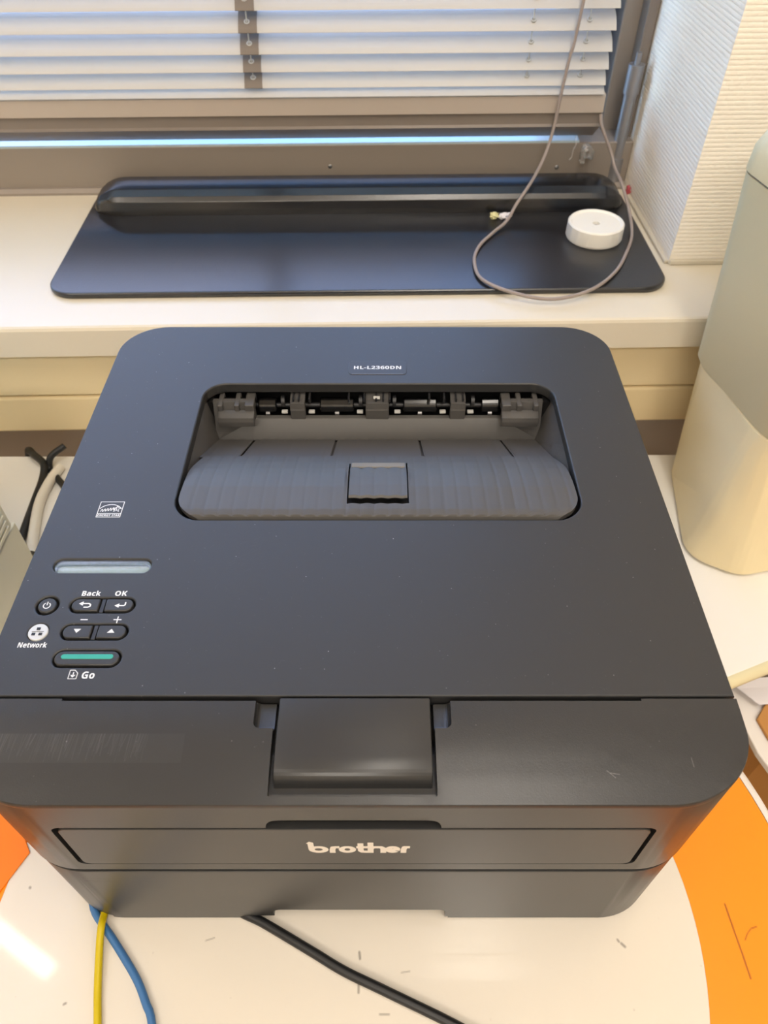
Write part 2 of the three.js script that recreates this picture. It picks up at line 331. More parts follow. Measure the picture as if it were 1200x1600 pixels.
// ------------------------------------------------------------------ on the sill: mat with padded roll, cap, scraps
{
  const t = thing('wrist_rest_mat', 'black desk mat with a padded wrist roll lying on the sill', 'mat', [-0.0095, 0.12, -0.332], 0.02);
  part('mat', boxUV(slab(roundRect(-0.298, 0.298, -0.208, 0.004, [0.026, 0.026, 0.012, 0.012], 12), 0, 0.006, 0.0022)), M.mat, t);
  const rings = [], L = 0.2925, prof = [];
  for (let i = 0; i <= 40; i++) { const a = i / 40 * Math.PI; prof.push([Math.sign(Math.cos(a)) * Math.pow(Math.abs(Math.cos(a)), 0.5), Math.pow(Math.sin(a), 0.42) * (0.89 - 0.11 * Math.cos(a))]); }
  const n = 60;
  for (let i = 0; i <= n; i++) {
    const u = -1 + 2 * i / n, x = Math.sin(u * Math.PI / 2) * 0.35 * L + u * 0.65 * L, e = (L - Math.abs(x)) / 0.034, s = e >= 1 ? 1 : Math.sqrt(Math.max(0, 1 - (1 - e) ** 2)), sag = 1;
    rings.push(prof.map(([c, h]) => [x, 0.006 + 0.0262 * Math.max(0.02, s) * h * sag, -0.182 + c * 0.0265 * (0.35 + 0.65 * Math.max(0.03, s))]));
  }
  const g = loft(rings.reverse()); g.computeVertexNormals();
  part('wrist_roll', boxUV(smooth(g, 1.2)), M.vinyl, t);
}
{
  const t = thing('plastic_disc', 'white round plastic disc with a centre hole on the black mat', 'disc', [0.2325, 0.1265, -0.4345]);
  const pr = [[0.0035, 0.010], [0.0038, 0.0145], [0.006, 0.0152], [0.0245, 0.0152], [0.0258, 0.0168], [0.0275, 0.0168], [0.0286, 0.0155], [0.029, 0.002], [0.028, 0], [0, 0]];
  part('disc_shell', smooth(new THREE.LatheGeometry(pr.map(([x, y]) => new THREE.Vector2(x, y)).reverse(), 56), 0.5), M.cap, t);
  part('centre_plug', new THREE.CylinderGeometry(0.0036, 0.0036, 0.008, 20).translate(0, 0.0075, 0), std('#7b7770', 0.5), t);
}
{
  const scrap = (n, seedShift) => { const g = new THREE.IcosahedronGeometry(1, 2), p = g.attributes.position; for (let i = 0; i < p.count; i++) { const v = new THREE.Vector3().fromBufferAttribute(p, i), k = 0.75 + 0.5 * Math.abs(Math.sin(v.x * 5 + seedShift) * Math.sin(v.y * 7 + 1) + 0.4 * Math.sin(v.z * 9)); p.setXYZ(i, v.x * k, v.y * k, v.z * k); } return smooth(g, 0.3); };
  const t = thing('paper_scrap', 'crumpled scrap of yellow and white paper by the cord', 'scrap', [0.139, 0.126, -0.476], 0.3);
  part('yellow_bit', scrap(0, 1).scale(0.005, 0.0035, 0.004), std('#d8d3a0', 0.8), t, [-0.006, 0.0038, -0.001], 'pale yellow folded end');
  part('white_bit', scrap(0, 4).scale(0.0075, 0.003, 0.0042), M.paperW, t, [0.005, 0.0032, 0.001]);
  tag(part('red_scrap', scrap(0, 7).scale(0.0025, 0.006, 0.004), std('#b8525a', 0.6), scene, [0.2935, 0.1262, -0.545]), 'tiny red scrap behind the mat corner against the wall', 'scrap');
}

// ------------------------------------------------------------------ cable trunking under the sill
{
  const t = thing('cable_trunking', 'cream wall trunking running below the white window sill', 'trunking', WO, YAW);
  part('upper_cover', rbx(-1.6, 1.4, 0.0205, 0.083, -0.0985, -0.03, 0.003), M.trunk, t);
  part('lower_cover', rbx(-1.6, 1.4, -0.0255, 0.0192, -0.0985, -0.0285, 0.003), M.trunk2, t);
}

// ------------------------------------------------------------------ desk behind, round table in front
const DESK = -0.04;
{
  const t = thing('desk', 'white desk with a cream rounded edge against the window wall', 'desk', [0, DESK, -0.13]);
  const pts = [[-1.2, -0.145], [-1.2, 0.125], [0.20, 0.147]];
  for (let i = 0; i <= 12; i++) { const u = i / 12; pts.push([0.24 + 0.20 * u, 0.141 - 0.08 * u]); }
  pts.push([1.1, 0.02], [1.1, -0.155], [0.4, -0.151]);
  part('desk_top', boxUV(slab(pts.slice().reverse(), -0.024, 0, 0.0015)), M.white, t);
  part('edge_band', tube([[-1.2, -0.0075, 0.125], [0.18, -0.0075, 0.1465], ...pts.slice(3, 16).map(([x, z]) => [x, -0.0075, z]), [1.1, -0.0075, 0.02]], 0.0072, 120, 10, 0.2), M.cream, t, null, 'cream rounded edge band');
  for (const [x, z] of [[-1.15, -0.06], [-1.15, 0.06], [1.05, -0.08], [1.05, -0.01]]) part('leg', new THREE.CylinderGeometry(0.018, 0.018, -FLOOR + DESK - 0.024, 14).translate(0, (FLOOR - DESK - 0.024) / 2, 0), M.steel, t, [x, 0, z]);
}
const TC = [-0.010, 0.180];
const tableTex = canvasTex(1024, 1024, (c, w) => {
  const s = w / 0.6, X = (x) => (x - TC[0] + 0.3) * s, Z = (z) => (z - TC[1] + 0.3) * s;
  c.fillStyle = '#ddd5c8'; c.fillRect(0, 0, w, w);
  for (let i = 0; i < 260; i++) { c.fillStyle = `rgba(90,80,70,${0.06 + 0.2 * rnd()})`; c.beginPath(); c.arc(rnd() * w, rnd() * w, 0.4 + 0.9 * rnd() * rnd(), 0, 7); c.fill(); }
  c.strokeStyle = 'rgba(80,74,66,0.5)'; c.lineCap = 'round';
  for (const [x0, z0, x1, z1, k] of [[-0.0005, 0.196, 0, 0.1995, 2.2], [-0.0005, 0.2115, -0.0005, 0.2165, 2], [0.153, 0.1895, 0.1535, 0.1905, 2], [0.1548, 0.1915, 0.1566, 0.1932, 2.4], [0.024, 0.2065, 0.029, 0.2058, 0.8], [-0.2062, 0.1605, -0.2058, 0.1609, 2.4], [-0.167, 0.222, -0.166, 0.2215, 2], [-0.092, 0.190, -0.087, 0.1885, 0.9], [0.0115, 0.2268, 0.017, 0.2268, 1.2]]) { c.lineWidth = k; c.beginPath(); c.moveTo(X(x0), Z(z0)); c.lineTo(X(x1), Z(z1)); c.stroke(); }
});
const ringTex = canvasTex(1024, 1024, (c, w) => {
  const s = w / 0.6, X = (x) => (x - TC[0] + 0.3) * s, Z = (z) => (z - TC[1] + 0.3) * s;
  c.fillStyle = '#ff8f00'; c.fillRect(0, 0, w, w);
  for (let i = 0; i < 90; i++) { c.fillStyle = `rgba(120,60,0,${0.05 + 0.25 * rnd()})`; c.beginPath(); c.arc(rnd() * w, rnd() * w, 0.4 + 0.8 * rnd() * rnd(), 0, 7); c.fill(); }
  c.strokeStyle = 'rgba(95,50,5,0.75)'; c.lineCap = 'round';
  for (const l of [[[0.2229, 0.17], [0.2238, 0.184], [0.2248, 0.197], [0.2255, 0.2095]], [[0.2289, 0.1896], [0.2315, 0.186], [0.2345, 0.1835], [0.2381, 0.1825]]]) { c.lineWidth = l.length > 3 && l[0][0] < 0.225 ? 1.4 : 1.0; c.beginPath(); l.forEach(([x, z], i) => i ? c.lineTo(X(x), Z(z)) : c.moveTo(X(x), Z(z))); c.stroke(); }
});
{
  const t = thing('round_table', 'round table with amber ring, white centre and white rim under the printer', 'table', [TC[0], 0, TC[1]]);
  const ct = slab(disc(0, 0, 0.2122, 120), -0.012, 0, 0.0004, [], 1);
  planar(ct, 0, 2, -0.3, 0.3, 0.6, -0.6);
  part('centre_panel', ct, phys('#ffffff', 0.45, { map: tableTex, bumpMap: rep(grainTex, 3), bumpScale: 0.000015, clearcoat: 0.8, clearcoatRoughness: 0.05 }), t, null, 'white laminate centre');
  const rg = slab(disc(0, 0, 0.2826, 140), -0.012, 0, 0.0003, [disc(0, 0, 0.2123, 120)], 1);
  planar(rg, 0, 2, -0.3, 0.3, 0.6, -0.6);
  part('amber_ring', rg, std('#ffffff', 0.42, { map: ringTex }), t, null, 'amber laminate ring');
  const rim = []; for (let i = 0; i <= 12; i++) { const a = -Math.PI / 2 + i / 12 * Math.PI; rim.push(new THREE.Vector2(0.2828 + 0.0012 + 0.0075 * Math.cos(a), -0.0105 + 0.0105 * Math.sin(a))); }
  part('edge_rim', smooth(new THREE.LatheGeometry([new THREE.Vector2(0.2828, -0.021), ...rim, new THREE.Vector2(0.2828, 0)], 140), 0.8), std('#e4ddd6', 0.4), t, null, 'white rounded rim');
  part('underside', slab(disc(0, 0, 0.2826, 100), -0.021, -0.0122, 0, [], 1), M.white, t);
  part('column', new THREE.CylinderGeometry(0.035, 0.035, -FLOOR - 0.045, 24).translate(0, (FLOOR + 0.003) / 2, 0), M.steel, t);
  part('foot_plate', smooth(new THREE.CylinderGeometry(0.2, 0.22, 0.02, 48).translate(0, FLOOR + 0.01, 0), 0.5), M.steel, t);
}
tag(part('orange_sheet', slab([[-0.2125, 0.1400], [-0.2180, 0.1320], [-0.262, 0.075], [-0.30, 0.10], [-0.31, 0.16], [-0.255, 0.230]], 0.0003, 0.0013, 0.0003, [], 1), M.orangeSheet, scene), 'deep orange card sheet with a pointed corner on the white table', 'sheet');

// ------------------------------------------------------------------ printer
const P = thing('laser_printer', 'charcoal laser printer with control keys and an open output tray', 'printer', [0, 0, 0]);
const HX = 0.1785, ZB = -0.1795;
// plan outline: rounded rear corners, wide elliptical front corners
function plan(hx, zf, zb, rb, rx, rz, front = true) {
  const o = [], n = 16, m = 12;
  if (front) for (let i = 0; i <= n; i++) { const a = i / n * Math.PI / 2; o.push([hx - rx + rx * Math.cos(a), zf - rz + rz * Math.sin(a)]); } else o.push([hx, zf]);
  if (front) for (let i = 0; i <= n; i++) { const a = (1 + i / n) * Math.PI / 2; o.push([-hx + rx + rx * Math.cos(a), zf - rz + rz * Math.sin(a)]); } else o.push([-hx, zf]);
  for (let i = 0; i <= m; i++) { const a = (2 + i / m) * Math.PI / 2; o.push([-hx + rb + rb * Math.cos(a), zb + rb + rb * Math.sin(a)]); }
  for (let i = 0; i <= m; i++) { const a = (3 + i / m) * Math.PI / 2; o.push([hx - rb + rb * Math.cos(a), zb + rb + rb * Math.sin(a)]); }
  return o;
}
const OX0 = -0.1085, OX1 = 0.1295, OZ0 = -0.1090, OZ1 = 0.0182;     // the opening of the output tray
const KEYS = { power: [-0.1603, 0.0784], net: [-0.1598, 0.0948], row1: [-0.1318, 0.0782], row2: [-0.1316, 0.0946], go: [-0.1312, 0.1101], lcd: [-0.1386, 0.0520] };
// print on the lid
const LW = 0.36, LH = 0.314, LX = -0.18, LZ = -0.182, LS = 2048 / LW;
const lidTex = canvasTex(2048, Math.round(LH * LS), (c, w, h) => {
  const X = (x) => (x - LX) * LS, Z = (z) => (z - LZ) * LS, mm = (v) => v * LS / 1000;
  c.fillStyle = CHAR; c.fillRect(0, 0, w, h);
  for (let i = 0; i < 1000; i++) { const x = rnd() * w, y = rnd() * h, a = 0.10 + 0.8 * rnd() ** 2.5; c.fillStyle = `rgba(205,205,200,${a})`; c.beginPath(); c.arc(x, y, 0.6 + 1.1 * rnd() ** 3, 0, 7); c.fill(); }
  for (let i = 0; i < 260; i++) { const x = rnd() * w, y = rnd() * h, a = rnd() * 6.3, l = 4 + 12 * rnd(); c.strokeStyle = `rgba(200,200,198,${0.04 + 0.12 * rnd()})`; c.lineWidth = 0.8; c.beginPath(); c.moveTo(x, y); c.quadraticCurveTo(x + l * Math.cos(a), y + l * Math.sin(a), x + l * Math.cos(a + 0.7), y + l * Math.sin(a + 0.7)); c.stroke(); }
  // worn rub marks
  for (let i = 0; i < 26; i++) { const x = X(-0.062 + 0.02 * (rnd() - 0.5)), y = Z(0.045 + 0.022 * (rnd() - 0.5)), a = -0.7 + 0.5 * rnd(), l = 10 + 30 * rnd(); c.strokeStyle = `rgba(170,168,165,${0.03 + 0.07 * rnd()})`; c.lineWidth = 1; c.beginPath(); c.moveTo(x, y); c.lineTo(x + l * Math.cos(a), y + l * Math.sin(a)); c.stroke(); }
  const INK = '#e9e9e6';
  c.fillStyle = INK; c.strokeStyle = INK; c.lineJoin = 'round'; c.lineCap = 'round';
  const text = (s, x0, x1, zb, size, weight = 'bold') => { c.save(); c.font = `${weight} ${mm(size)}px sans-serif`; c.translate(X(x0), Z(zb)); const m = c.measureText(s).width; c.scale((x1 - x0) * LS / m, 1); c.fillText(s, 0, 0); c.restore(); };
  text('Back', -0.1447, -0.1345, 0.0722, 4.5); text('OK', -0.1272, -0.1207, 0.0722, 4.5);
  text('Network', -0.1676, -0.1530, 0.1037, 4.1); text('Go', -0.1312, -0.1246, 0.1213, 5.3);
  const seg = (lw, ...p) => { c.lineWidth = mm(lw); c.beginPath(); p.forEach(([x, z], i) => i ? c.lineTo(X(x), Z(z)) : c.moveTo(X(x), Z(z))); c.stroke(); };
  seg(0.55, [-0.1404, 0.0872], [-0.1371, 0.0872]); seg(0.55, [-0.1236, 0.0872], [-0.1199, 0.0872]); seg(0.55, [-0.12175, 0.0854], [-0.12175, 0.0890]);
  // power sign
  c.lineWidth = mm(0.5); c.beginPath(); c.arc(X(-0.1603), Z(0.0786), mm(1.75), -Math.PI / 2 + 0.6, 1.5 * Math.PI - 0.6); c.stroke(); seg(0.5, [-0.1603, 0.0764], [-0.1603, 0.0783]);
  // back arrow and return arrow
  seg(0.75, [-0.1425, 0.0774], [-0.1387, 0.0774], [-0.1378, 0.0781], [-0.1378, 0.0791], [-0.1387, 0.0797], [-0.1408, 0.0797]);
  c.beginPath(); c.moveTo(X(-0.1440), Z(0.0774)); c.lineTo(X(-0.1417), Z(0.0760)); c.lineTo(X(-0.1417), Z(0.0788)); c.fill();
  seg(0.75, [-0.1228, 0.0787], [-0.1204, 0.0787], [-0.1199, 0.0782], [-0.1199, 0.0768]);
  c.beginPath(); c.moveTo(X(-0.1254), Z(0.0787)); c.lineTo(X(-0.1229), Z(0.0773)); c.lineTo(X(-0.1229), Z(0.0801)); c.fill();
  // down and up triangles
  c.beginPath(); c.moveTo(X(-0.1422), Z(0.0931)); c.lineTo(X(-0.1384), Z(0.0931)); c.lineTo(X(-0.1403), Z(0.0955)); c.fill();
  c.beginPath(); c.moveTo(X(-0.1250), Z(0.0954)); c.lineTo(X(-0.1212), Z(0.0954)); c.lineTo(X(-0.1231), Z(0.0930)); c.fill();
  // page with arrow before Go
  seg(0.4, [-0.1372, 0.1166], [-0.1349, 0.1166], [-0.1333, 0.1182], [-0.1333, 0.1213], [-0.1372, 0.1213], [-0.1372, 0.1166]);
  seg(0.5, [-0.1353, 0.1178], [-0.1353, 0.1201]); seg(0.5, [-0.1362, 0.1193], [-0.1353, 0.1203], [-0.1344, 0.1193]);
  // energy saving badge: frame, arch, script, star, band with words
  const x0 = -0.1516, x1 = -0.1379, z0 = 0.0040, z1 = 0.0161;
  c.lineWidth = mm(0.45); c.strokeRect(X(x0), Z(z0), (x1 - x0) * LS, (z1 - z0) * LS);
  c.fillRect(X(x0), Z(0.0131), (x1 - x0) * LS, mm(0.4));
  c.lineWidth = mm(0.5); c.beginPath(); c.arc(X(-0.1448), Z(0.0138), mm(7.6), -Math.PI + 0.62, -0.62); c.stroke();
  c.lineWidth = mm(0.42); c.beginPath(); let px = -0.1502; c.moveTo(X(px), Z(0.0117));
  for (let i = 0; i < 6; i++) { const q = 0.00155, b = 0.0116 - i * 0.0003; c.quadraticCurveTo(X(px + q * 0.6), Z(b - 0.003), X(px + q * 0.7), Z(b - 0.0008)); c.quadraticCurveTo(X(px + q * 0.6), Z(b + 0.0006), X(px + q), Z(b)); px += q; } c.stroke();
  c.beginPath(); for (let i = 0; i < 11; i++) { const a = -Math.PI / 2 + i * Math.PI / 5, r = i % 2 ? 1.0 : 2.5; const q = [X(-0.1411) + mm(r) * Math.cos(a), Z(0.0097) + mm(r) * Math.sin(a)]; i ? c.lineTo(...q) : c.moveTo(...q); } c.lineWidth = mm(0.35); c.stroke();
  text('ENERGY STAR', -0.1512, -0.1383, 0.0155, 2.3);
}, true);
const lidMat = std('#ffffff', 0.44, { map: lidTex, bumpMap: rep(grainTex, 8, 7), bumpScale: 0.000008 });
const lidUV = (g) => planar(g, 0, 2, LX, LZ + LH, LW, -LH);
// lower tray unit with finger notch
const trayTex = canvasTex(1024, 256, (c, w, h) => {
  c.fillStyle = CHAR; c.fillRect(0, 0, w, h);
  const X = (x) => (x + 0.18) / 0.36 * w, Y = (y) => h - y / 0.09 * h;
  for (let i = 0; i < 60; i++) { const x = X(-0.148 + 0.016 * rnd() ** 1.5), y = Y(0.072 + 0.008 * (rnd() - 0.5)); c.strokeStyle = `rgba(12,12,12,${0.15 + 0.3 * rnd()})`; c.lineWidth = 0.8 + rnd(); c.beginPath(); c.moveTo(x, y); c.lineTo(x + 6 + 16 * rnd(), y + 2 * rnd()); c.stroke(); }
});
{
  const g = cut(slab(plan(HX - 0.0005, 0.178, ZB, 0.03, 0.035, 0.030), 0.0012, 0.0856, 0.0007), rbx(-0.0515, 0.0505, -0.02, 0.0179, 0.13, 0.23, 0.005, 4), bx(-0.0535, 0.0525, -0.02, 0.0042, 0.13, 0.23), bx(-0.19, -0.1490, -0.02, 0.0053, 0.02, 0.19), bx(-0.0665, -0.05, -0.02, 0.0062, 0.13, 0.19));
  part('paper_tray', planar(smooth(g, 0.5, true), 0, 1, -0.18, 0, 0.36, 0.09), std('#ffffff', 0.35, { map: trayTex, bumpMap: rep(grainTex, 10, 3), bumpScale: 0.000012 }), P);
  for (const [x, z] of [[-0.14, 0.12], [0.14, 0.12], [-0.14, -0.14], [0.14, -0.14]]) part('foot', new THREE.CylinderGeometry(0.009, 0.008, 0.004, 18), M.black, P, [x, 0.002, z]);
}
part('seam_band', slab(plan(HX - 0.003, 0.1752, ZB + 0.003, 0.028, 0.033, 0.028), 0.0850, 0.0905, 0, [], 1), M.body, P);
// main shell with the sockets for the manual feed door, the output tray and the latch
{
  const fc = roundRect(-0.1405, 0.1405, 0.0985, 0.1475, 0.0045).map(([x, y]) => [x, y]);
  const hole = new THREE.ExtrudeGeometry(new THREE.Shape(fc.map(([x, y]) => new THREE.Vector2(x, y))), { depth: 0.01, bevelEnabled: false }); hole.translate(0, 0, 0.1735);
  const gr = new THREE.Shape(); gr.moveTo(-0.0405, 0.1465); gr.lineTo(-0.0405, 0.1480); gr.bezierCurveTo(-0.0395, 0.1560, -0.0370, 0.1568, -0.0310, 0.1568); gr.lineTo(0.0310, 0.1568); gr.bezierCurveTo(0.0370, 0.1568, 0.0395, 0.1560, 0.0405, 0.1480); gr.lineTo(0.0405, 0.1465);
  const grip = new THREE.ExtrudeGeometry(gr, { depth: 0.03, bevelEnabled: false, curveSegments: 8 }); grip.translate(0, 0, 0.164);
  const shell = cut(slab(plan(HX, 0.1783, ZB, 0.031, 0.0355, 0.030), 0.0896, 0.1722, 0.0008), hole, grip,
    bx(-0.1086, 0.1296, 0.140, 0.25, -0.140, 0.0185), bx(-0.0385, 0.0388, 0.164, 0.25, 0.12, 0.1766));
  part('shell', boxUV(smooth(shell, 0.5, true)), M.body, P);
  part('cover_lip', slab(plan(HX + 0.0002, 0.1794, ZB + 0.03, 0.003, 0.0400, 0.0316), 0.1719, 0.1743, 0.0004, [roundRect(-0.15, 0.15, -0.145, 0.155, 0.01).reverse()], 2), M.body, P);
  part('grip_lining', bx(-0.0395, 0.0395, 0.1476, 0.152, 0.1645, 0.1705), M.body, P);
}
// manual feed door with the maker's name
{
  const LOGO = canvasTex(2048, 340, (c, w, h) => {
    c.fillStyle = CHAR; c.fillRect(0, 0, w, h);
    const s = w / 0.276, X = (x) => (x + 0.138) * s, Y = (y) => (0.1463 - y) * s;
    for (let i = 0; i < 80; i++) { c.fillStyle = `rgba(190,185,175,${0.1 + 0.3 * rnd()})`; c.beginPath(); c.arc(rnd() * w, rnd() * h, 0.7 + rnd() * 0.6, 0, 7); c.fill(); }
    // wide rounded lower-case letters drawn with strokes
    const base = 0.1160, xh = 0.0092, asc = 0.0140, lw = 0.0030; let x = -0.0226;
    const pen = (color, dx, dy) => {
      c.strokeStyle = color; c.lineWidth = lw * s; c.lineCap = 'butt'; c.lineJoin = 'round';
      const y0 = base + dy, o = dx, k = lw / 2;
      const ring = (xa, xb, a0, a1) => { c.beginPath(); c.ellipse(X((xa + xb) / 2 + o), Y(y0 + xh / 2), (xb - xa) / 2 * s - k * s, (xh / 2 - k) * s, 0, a0, a1); c.stroke(); };
      const line = (...p) => { c.beginPath(); p.forEach(([u, v], i) => i ? c.lineTo(X(u + o), Y(y0 + v)) : c.moveTo(X(u + o), Y(y0 + v))); c.stroke(); };
      // b
      line([-0.0226, asc], [-0.0212, asc - 0.001], [-0.0212, xh / 2]); ring(-0.0226, -0.0126, 0, 7);
      // r
      line([-0.0107, 0], [-0.0107, xh * 0.45], [-0.0101, xh * 0.8], [-0.0088, xh - k], [-0.0070, xh - k]);
      // o
      ring(-0.0075, 0.0013, 0, 7);
      // t
      line([0.0036, asc - 0.001], [0.0036, xh * 0.35], [0.0044, k * 1.15], [0.0062, k], [0.0078, k]); line([0.0014, xh - k], [0.0080, xh - k]);
      // h
      line([0.0086, asc], [0.0086, 0]); line([0.0086, xh * 0.55], [0.0094, xh - k * 1.1], [0.0112, xh - k], [0.0136, xh - k], [0.0150, xh * 0.66], [0.0150, 0]);
      // e
      ring(0.0158, 0.0236, 0.75, 2 * Math.PI); line([0.0164, xh * 0.48], [0.0234, xh * 0.48]);
      // r
      line([0.0252, 0], [0.0252, xh * 0.5], [0.0258, xh * 0.85], [0.0270, xh - k], [0.0284, xh - k]);
    };
    c.save(); c.translate(X(-0.0226), 0); c.scale(0.965, 1); c.translate(-X(-0.0226), 0);
    pen('#101010', 0.0005, -0.0004); pen('#d9d4cb', 0, 0); c.restore();
  });
  const s = new THREE.Shape(roundRect(-0.1378, 0.1382, 0.0996, 0.1463, 0.0045).map(([x, y]) => new THREE.Vector2(x, y)));
  const g = new THREE.ExtrudeGeometry(s, { depth: 0.003, bevelEnabled: true, bevelSize: 0.0007, bevelThickness: 0.0007, bevelOffset: -0.0007, bevelSegments: 3 }); g.translate(0, 0, 0.1750);
  part('manual_feed_door', planar(smooth(g, 0.5, true), 0, 1, -0.138, 0.1005, 0.276, 0.0458), std('#ffffff', 0.35, { map: LOGO, bumpMap: rep(grainTex, 8, 1.4), bumpScale: 0.000012 }), P);
}
// lid
{
  const { row1, row2, go, lcd, power, net } = KEYS;
  const holes = [roundRect(OX0, OX1, OZ0, OZ1, [0.017, 0.017, 0.015, 0.015], 12), pill(...lcd, 0.0528, 0.0092), pill(...row1, 0.0338, 0.0094), pill(...row2, 0.0338, 0.0094), pill(...go, 0.0333, 0.0098), disc(...power, 0.0058, 36), disc(...net, 0.0051, 32)];
  const g = slab(plan(HX + 0.0003, 0.1306, ZB, 0.032, 0, 0, false), 0.1752, 0.183, 0.0011, holes.map((h) => h.slice().reverse()), 4);
  part('lid', lidUV(smooth(g, 0.5, true)), lidMat, P);
  part('lid_underlay', slab(plan(HX - 0.003, 0.1300, ZB + 0.003, 0.03, 0, 0, false), 0.1736, 0.1762, 0, [roundRect(OX0 - 0.004, OX1 + 0.004, OZ0 - 0.004, OZ1 + 0.003, 0.015).reverse()], 1), M.body, P);
  const key = (name, pts, y1, mat = lidMat, b = 0.0008) => part(name, lidUV(smooth(slab(pts, 0.1768, y1, b, [], 3), 0.7, true)), mat, P);
  for (const [cx, cz] of [row1, row2]) {
    const half = (s) => { const p = roundRect(cx - 0.0158, cx - 0.0016, cz - 0.0038, cz + 0.0038, [0.0006, 0.0037, 0.0037, 0.0006], 8); return s < 0 ? p : p.map(([x, z]) => [2 * cx - x, z]).reverse(); };
    key('control_key', half(-1), 0.1834); key('control_key', half(1), 0.1834);
    part('key_spacer', rbx(cx - 0.0011, cx + 0.0011, 0.176, 0.1824, cz - 0.0043, cz + 0.0043, 0.0004), M.dark, P);
  }
  const gk = key('go_key', pill(...go, 0.0315, 0.0080), 0.1835);
  part('key_light', slab(pill(go[0] + 0.0002, go[1] - 0.0007, 0.0256, 0.0027), 0.1832, 0.1838, 0.0002, [], 1), M.teal, gk, null, 'teal light strip');
  key('power_key', disc(...power, 0.0046, 36), 0.1833);
  const nk = key('network_key', disc(...net, 0.0049, 36), 0.1834, M.netKey, 0.0006); nk.userData.label = 'pale grey network key';
  part('network_icon', merge([bx(-0.0009, 0.0009, 0.1833, 0.1837, -0.0024, -0.0009), bx(-0.0026, -0.0009, 0.1833, 0.1837, 0.0008, 0.0022), bx(0.0009, 0.0026, 0.1833, 0.1837, 0.0008, 0.0022), bx(-0.003, 0.003, 0.1833, 0.1836, -0.0001, 0.0001)].map((q) => q.translate(net[0], 0, net[1]))), M.black, nk);
  const disp = part('display', slab(pill(...lcd, 0.0524, 0.0088), 0.1770, 0.1796, 0.0002, [], 1), M.lcd, P, null, 'grey green display window');
  part('display_glass', slab(pill(...lcd, 0.0518, 0.0083), 0.1815, 0.1826, 0.0003, [], 2), M.glass, disp);
  part('display_frame', slab(pill(...lcd, 0.0524, 0.0088), 0.1796, 0.1812, 0.0001, [pill(lcd[0], lcd[1] + 0.0008, 0.0500, 0.0058).reverse()], 1), std('#59615d', 0.3), disp);
  // model plate let into the lid behind the opening
  const MT = canvasTex(512, 200, (c, w, h) => { c.fillStyle = CHAR; c.fillRect(0, 0, w, h); c.fillStyle = '#dededc'; c.font = 'bold 66px sans-serif'; c.textAlign = 'center'; c.save(); c.translate(w / 2, h * 0.60); const m = c.measureText('HL-L2360DN').width; c.scale(w * 0.84 / m, 1); c.fillText('HL-L2360DN', 0, 0); c.restore(); c.strokeStyle = 'rgba(160,160,158,0.8)'; c.lineWidth = 4; c.beginPath(); c.moveTo(30, h - 6); c.lineTo(w - 30, h - 6); c.stroke(); });
  part('model_plate', planar(smooth(slab(roundRect(-0.0110, 0.0299, -0.1349, -0.1193, 0.003), 0.1815, 0.1833, 0.0003), 0.7, true), 0, 2, -0.011, -0.1193, 0.0409, -0.0156), std('#ffffff', 0.42, { map: MT }), P);
}
